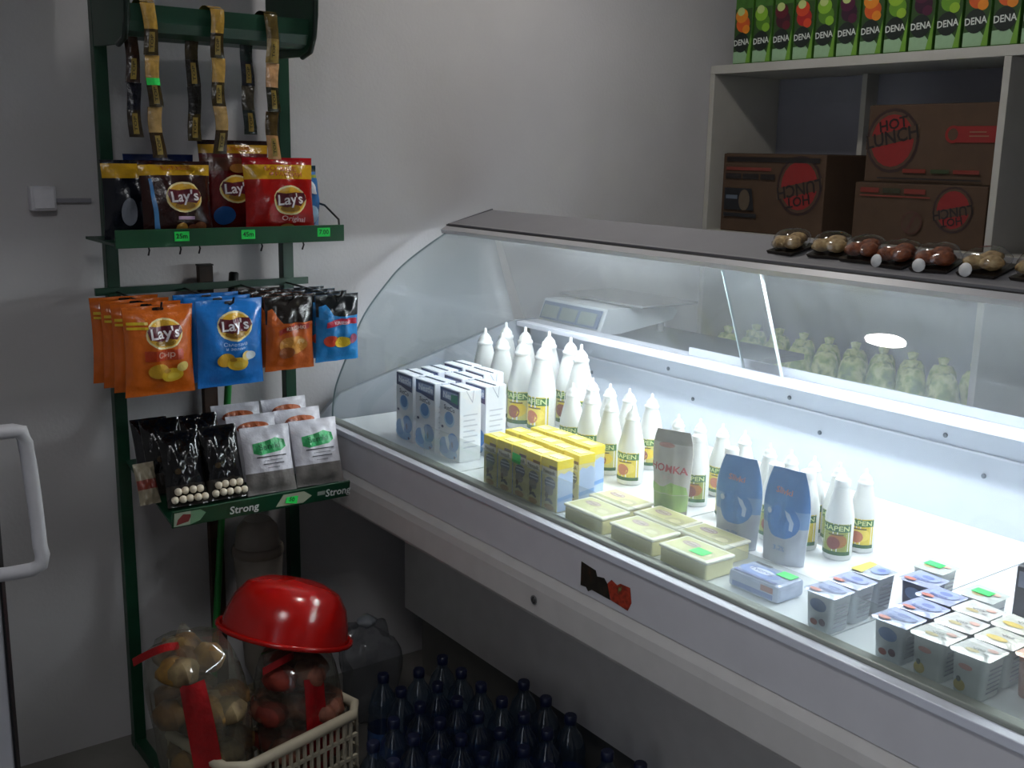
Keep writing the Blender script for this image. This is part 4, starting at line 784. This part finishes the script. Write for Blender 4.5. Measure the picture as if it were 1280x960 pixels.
# ------------------------------------------------------------------ biscuit packs on the case roof
M_film = glassmat('clear_film', (.93, .93, .92), .10, .8, .0, rough=.08)
M_bei = ramp_mat('beige_biscuit', [(.3, '#6b5333'), (.5, '#a88a5c'), (.7, '#c9b184')], 60, .7, 5, .5); M_brn = ramp_mat('brown_biscuit', [(.3, '#3c1a0c'), (.5, '#7a3a18'), (.7, '#9c5426')], 60, .7, 5, .5)
rs = (.04/.163)
def roofz(y): return Z(-.228)+(y-1.945)*rs
for i, (x, y, m_, tgd, lb) in enumerate(((-1.655, 2.02, M_bei, 0, 'clear pack of beige biscuits at the outer end of the roof row'), (-1.545, 2.025, M_bei, 0, 'clear pack of beige biscuits next to the brown biscuit packs'), (-1.452, 2.02, M_brn, 0, 'clear pack of brown biscuits without a white tag'), (-1.362, 2.01, M_brn, 1, 'clear pack of brown biscuits with white tag beside an untagged one'), (-1.272, 2.01, M_brn, 1, 'clear pack of brown biscuits with white tag beside beige biscuits'), (-1.165, 2.012, M_bei, 1, 'clear pack of beige biscuits with white tag on the roof'), (-1.055, 2.015, M_bei, 0, 'clear pack of beige biscuits past the tagged beige pack'), (-.95, 2.015, M_brn, 0, 'clear pack of brown biscuits at the far end of the roof row'))):
    o = thing('biscuit_pack', lb, 'biscuit pack', (x, y, roofz(y)+.0015), (math.atan(rs), 0, .12*((i*5) % 3-1)))
    part('tray', MB().prism([(-.038, 0), (.038, 0), (.042, .006), (-.042, .006)], 'y', -.042, .042, mat('#1d1713', .35)), o)
    for k, (bx, by, bz, br) in enumerate(((-.018, -.014, .021, .023), (.018, -.012, .022, .024), (.0, .018, .022, .023), (-.022, .016, .018, .016))):
        part('biscuit', MB().blob((bx, by, bz), (br, br*.9, br*.62), m_, i*7+k, .10, 12, 8), o)
    part('film', MB().blob((0, 0, .024), (.046, .044, .023), M_film, i, .07, 18, 10, .6), o)
    if tgd: part('white_tag', MB().lathe([(.0, .0), (.014, .0), (.014, .0012), (.0, .0012)], mat('#d5d5d5', .5), 14, cap=False), o, None, (-.015, -.050, .016), (1.15, 0, 0))
# ------------------------------------------------------------------ brooms behind the rack
pk = thing('wooden_plank', 'dark brown wooden plank leaning on the wall behind the rack', 'plank', (-3.045, 1.128, 0))
part('plank', MB().box(-.012, .012, -.021, .021, .003, 1.415, ramp_mat('brown_wood', [(.3, '#1f140c'), (.6, '#3a2415')], 20, .7), .002), pk); part('end_cap', MB().box(-.013, .013, -.022, .022, 1.4155, 1.42, mat('#15100a', .7)), pk)
mo = thing('mop', 'green-handled mop with black grip leaning behind the rack', 'mop', (0, 0, 0))
def mp(t): return (-3.03+.03*(1-t), 1.075+.135*t, .02+1.375*t)
part('handle', MB().tube([mp(0), mp(.5), mp(.80)], .0105, mat('#1f7a34', .4), 10), mo)
part('grip', MB().tube([mp(.801), mp(.88), mp(.93), mp(.96), mp(.997), mp(1)], [.012, .017, .013, .0145, .0145, .010], M_black, 12), mo)
dp_ = thing('plastic_jug', 'pale translucent plastic jug hanging low behind the rack posts', 'jug', (-2.93, 1.215, Z(-1.30)))
part('body', MB().lathe([(.03, -.30), (.05, -.25), (.068, .0), (.074, .1), (.06, .19), (.04, .215)], mat('#7d756c', .45, 0, .08, 20), 18, cap=True), dp_); part('collar', MB().lathe([(.075, .105), (.078, .11), (.076, .13), (.07, .135)], mat('#6f655c', .45), 18, cap=False), dp_)
part('stand_foot', MB().lathe([(.05, -.449), (.05, -.44), (.012, -.43), (.012, -.301)], mat('#6f675f', .5), 14), dp_)
# ------------------------------------------------------------------ crate with bags and red bowl
cr = thing('plastic_crate', 'cream lattice plastic crate on the floor under the red bowl', 'crate', (-2.353, .98, 0), (0, 0, .24))
M_cr = mat('#b9b09a', .5, 0, .05, 20); cw, cd, ch = .15, .20, .35
part('bottom', MB().box(-cw, cw, -cd, cd, .002, .012, M_cr), cr)
rimp = [(cw-.04, -cd), (cw, -cd+.04), (cw, cd-.04), (cw-.04, cd), (-cw+.04, cd), (-cw, cd-.04), (-cw, -cd+.04), (-cw+.04, -cd)]
part('rim', MB().tube([(x, y, ch) for x, y in rimp], .014, M_cr, 8, True), cr)
for side in range(4):
    mb = MB(); L = cd if side % 2 == 0 else cw; O = cw if side % 2 == 0 else cd; s = 1 if side < 2 else -1
    def bb(a0, a1, z0, z1):
        if side % 2 == 0: mb.box(s*O-.004, s*O+.004, a0, a1, z0, z1, M_cr)
        else: mb.box(a0, a1, s*O-.004, s*O+.004, z0, z1, M_cr)
    k = -L+.035
    while k < L-.03: bb(k-.003, k+.003, .012, ch-.012); k += .021
    for zz in (.05, .11, .17, .23, .29): bb(-L+.03, L-.03, zz, zz+.008)
    part('lattice_side', mb, cr)
M_fc = glassmat('bread_bag_film', (.82, .82, .78), .07, .6, .20, (.42, .40, .33), .06)
def breadbag(nm, lb, x, y, w_, d_, h_, seed, cols, rot):
    o = thing(nm, lb, 'bread bag', (x, y, .014), rot); r_ = random.Random(seed)
    for k in range(72):
        lay = k//16; a = r_.uniform(0, 6.28); rr = r_.uniform(.15, .74)
        zz = .045+lay*(h_-.125)/4.0
        m_ = cols[k % len(cols)]; tq = min(1, max(0, (zz/h_-.1)/.45)); rr *= .45+.55*tq*tq*(3-2*tq)
        part('bread_roll', MB().blob((w_/2*rr*math.cos(a), d_/2*rr*math.sin(a), zz), (.05, .04, .032), m_, seed*50+k, .10, 10, 7), o)
    def fn(a, b):
        an = a*2*PI; e = (1-abs(2*b-1)**5)**.35*(1-.12*b); tp = min(1, max(0, (b-.1)/.45)); tp = tp*tp*(3-2*tp); k = (.60+.40*tp)*(1+.05*math.sin(5*an+9*b+seed)+.03*math.sin(11*an-7*b))
        if b > .93: e = max(e*.3, .05)
        return (w_/2*k*e*math.cos(an), d_/2*k*e*math.sin(an), b*h_)
    part('film', MB().grid(fn, 26, 20, M_fc), o)
    M_rd = mat('#960e14', .3, 0, .2, 30, .3, 60); bn = MB()
    def fb(s0, s1):
        def f(a, b):
            an = (s0+(s1-s0)*a)*1.0; v = .02+.84*b; p = Vector(fn(an/(2*PI), v)); n_ = Vector((p.x, p.y, 0)).normalized(); return tuple(p+n_*.003)
        return f
    bn.grid(fb(-.62, -.08), 6, 24, M_rd); part('red_band', bn, o)
    tie = MB().grid(lambda a, b: (.04*math.sin(b*3)-.1*b*0+.01, -.02-.11*b, h_-.045+.03*math.sin(3*b)+(a-.5)*.02), 2, 8, M_rd); part('ribbon_end', tie, o)
    return o
bread = [ramp_mat('bread_crust', [(.3, '#3c2614'), (.6, '#7a5426'), (.8, '#8f7040')], 25, .7), ramp_mat('bread_pale', [(.3, '#4a3a26'), (.6, '#7d6a48'), (.8, '#3a4426')], 25, .7), ramp_mat('bread_golden', [(.3, '#5a3c18'), (.7, '#94702a')], 25, .7)]
meat = [ramp_mat('rusk_dark', [(.3, '#4a2018'), (.6, '#8a5440'), (.8, '#a88070')], 25, .7), ramp_mat('rusk_red', [(.3, '#5a1a14'), (.7, '#9a3a2a')], 25, .7)]
breadbag('bread_bag', 'clear bag of pale bread with a red band, leaning out of the crate', -2.355, .868, .285, .24, .645, 2, bread, (.13, 0, .0))
breadbag('bread_bag', 'clear bag of brown rusks with red band under the red bowl', -2.365, 1.075, .235, .23, .53, 5, meat, (.0, 0, .35))
bo = thing('red_bowl', 'bright red plastic bowl turned upside down on the rusk bag', 'bowl', (-2.40, 1.06, .545))
bo.rotation_euler = Vector((0, 0, 1)).rotation_difference(Vector((-.10, .30, 1)).normalized()).to_euler()
M_rb = mat('#a00a06', .18, 0, .05, 20)
part('shell', MB().lathe([(.163, .0), (.160, .012), (.155, .04), (.143, .078), (.118, .112), (.082, .128), (.0, .134)], M_rb, 28, cap=False).lathe([(.157, .0), (.149, .04), (.137, .076), (.112, .108), (.078, .122), (.0, .128)], M_rb, 28, cap=False), bo)
part('rim', MB().tube([(.17*math.cos(a*2*PI/28), .17*math.sin(a*2*PI/28), 0) for a in range(28)], .007, M_rb, 8, True), bo)
# crumpled clear bag beside the crate
cb = thing('crumpled_bag', 'crumpled translucent plastic bag standing between rack and case', 'plastic bag', (-2.78, 1.50, .002))
part('film', MB().blob((0, 0, .155), (.085, .085, .155), glassmat('crumpled_film', (.75, .76, .78), .08, .6, .25, (.55, .57, .6), .15), 3, .26, 24, 18, .5), cb); part('knot', MB().blob((0, 0, .318), (.03, .03, .02), mat('#8f959c', .4), 9, .2, 10, 7), cb)
# ------------------------------------------------------------------ water bottles under the case front
M_wt = glassmat('bottle_plastic', (.55, .66, .80), .08, .7, .06, (.3, .4, .5), .04); M_cp = mat('#121a38', .35); M_lb = mat('#2f4a78', .4, 0, .25, 20)
WP = Proto()
pr = [(.030, .002), (.042, .008), (.044, .03), (.041, .05), (.044, .07), (.044, .20), (.041, .215), (.043, .235), (.032, .275), (.016, .298), (.014, .312)]
WP.add('body', MB().lathe(pr, M_wt, 16)); WP.add('cap', MB().lathe([(.016, .3125), (.0165, .316), (.0165, .332), (.014, .335)], M_cp, 14)); WP.add('label_band', MB().lathe([(.0448, .10), (.0448, .175)], M_lb, 16, cap=False))
spots = [(-2.17, 1.655), (-2.065, 1.65), (-1.955, 1.645), (-1.77, 1.61), (-1.685, 1.64)]
for r in range(5):
    for c in range(9):
        x, y = -2.42+.098*c+.03*(r % 2), 1.55-.097*r
        if y < 1.30 and x < -2.20: continue
        if r == 0 and x > -1.9: continue
        spots.append((x, y, r))
ORD = ('first', 'second', 'third', 'fourth', 'fifth')
for i, sp in enumerate(spots):
    if len(sp) == 2: lb, g = 'blue-capped water bottle pushed right against the case base', 'bottles against the case base'
    else: lb, g = 'blue-capped water bottle in the %s floor row out from the case base' % ORD[sp[2]], 'bottles on the floor, %s row' % ORD[sp[2]]
    WP.place('water_bottle', lb, 'bottle', (sp[0], sp[1], .001), (0, 0, i*.7), g)
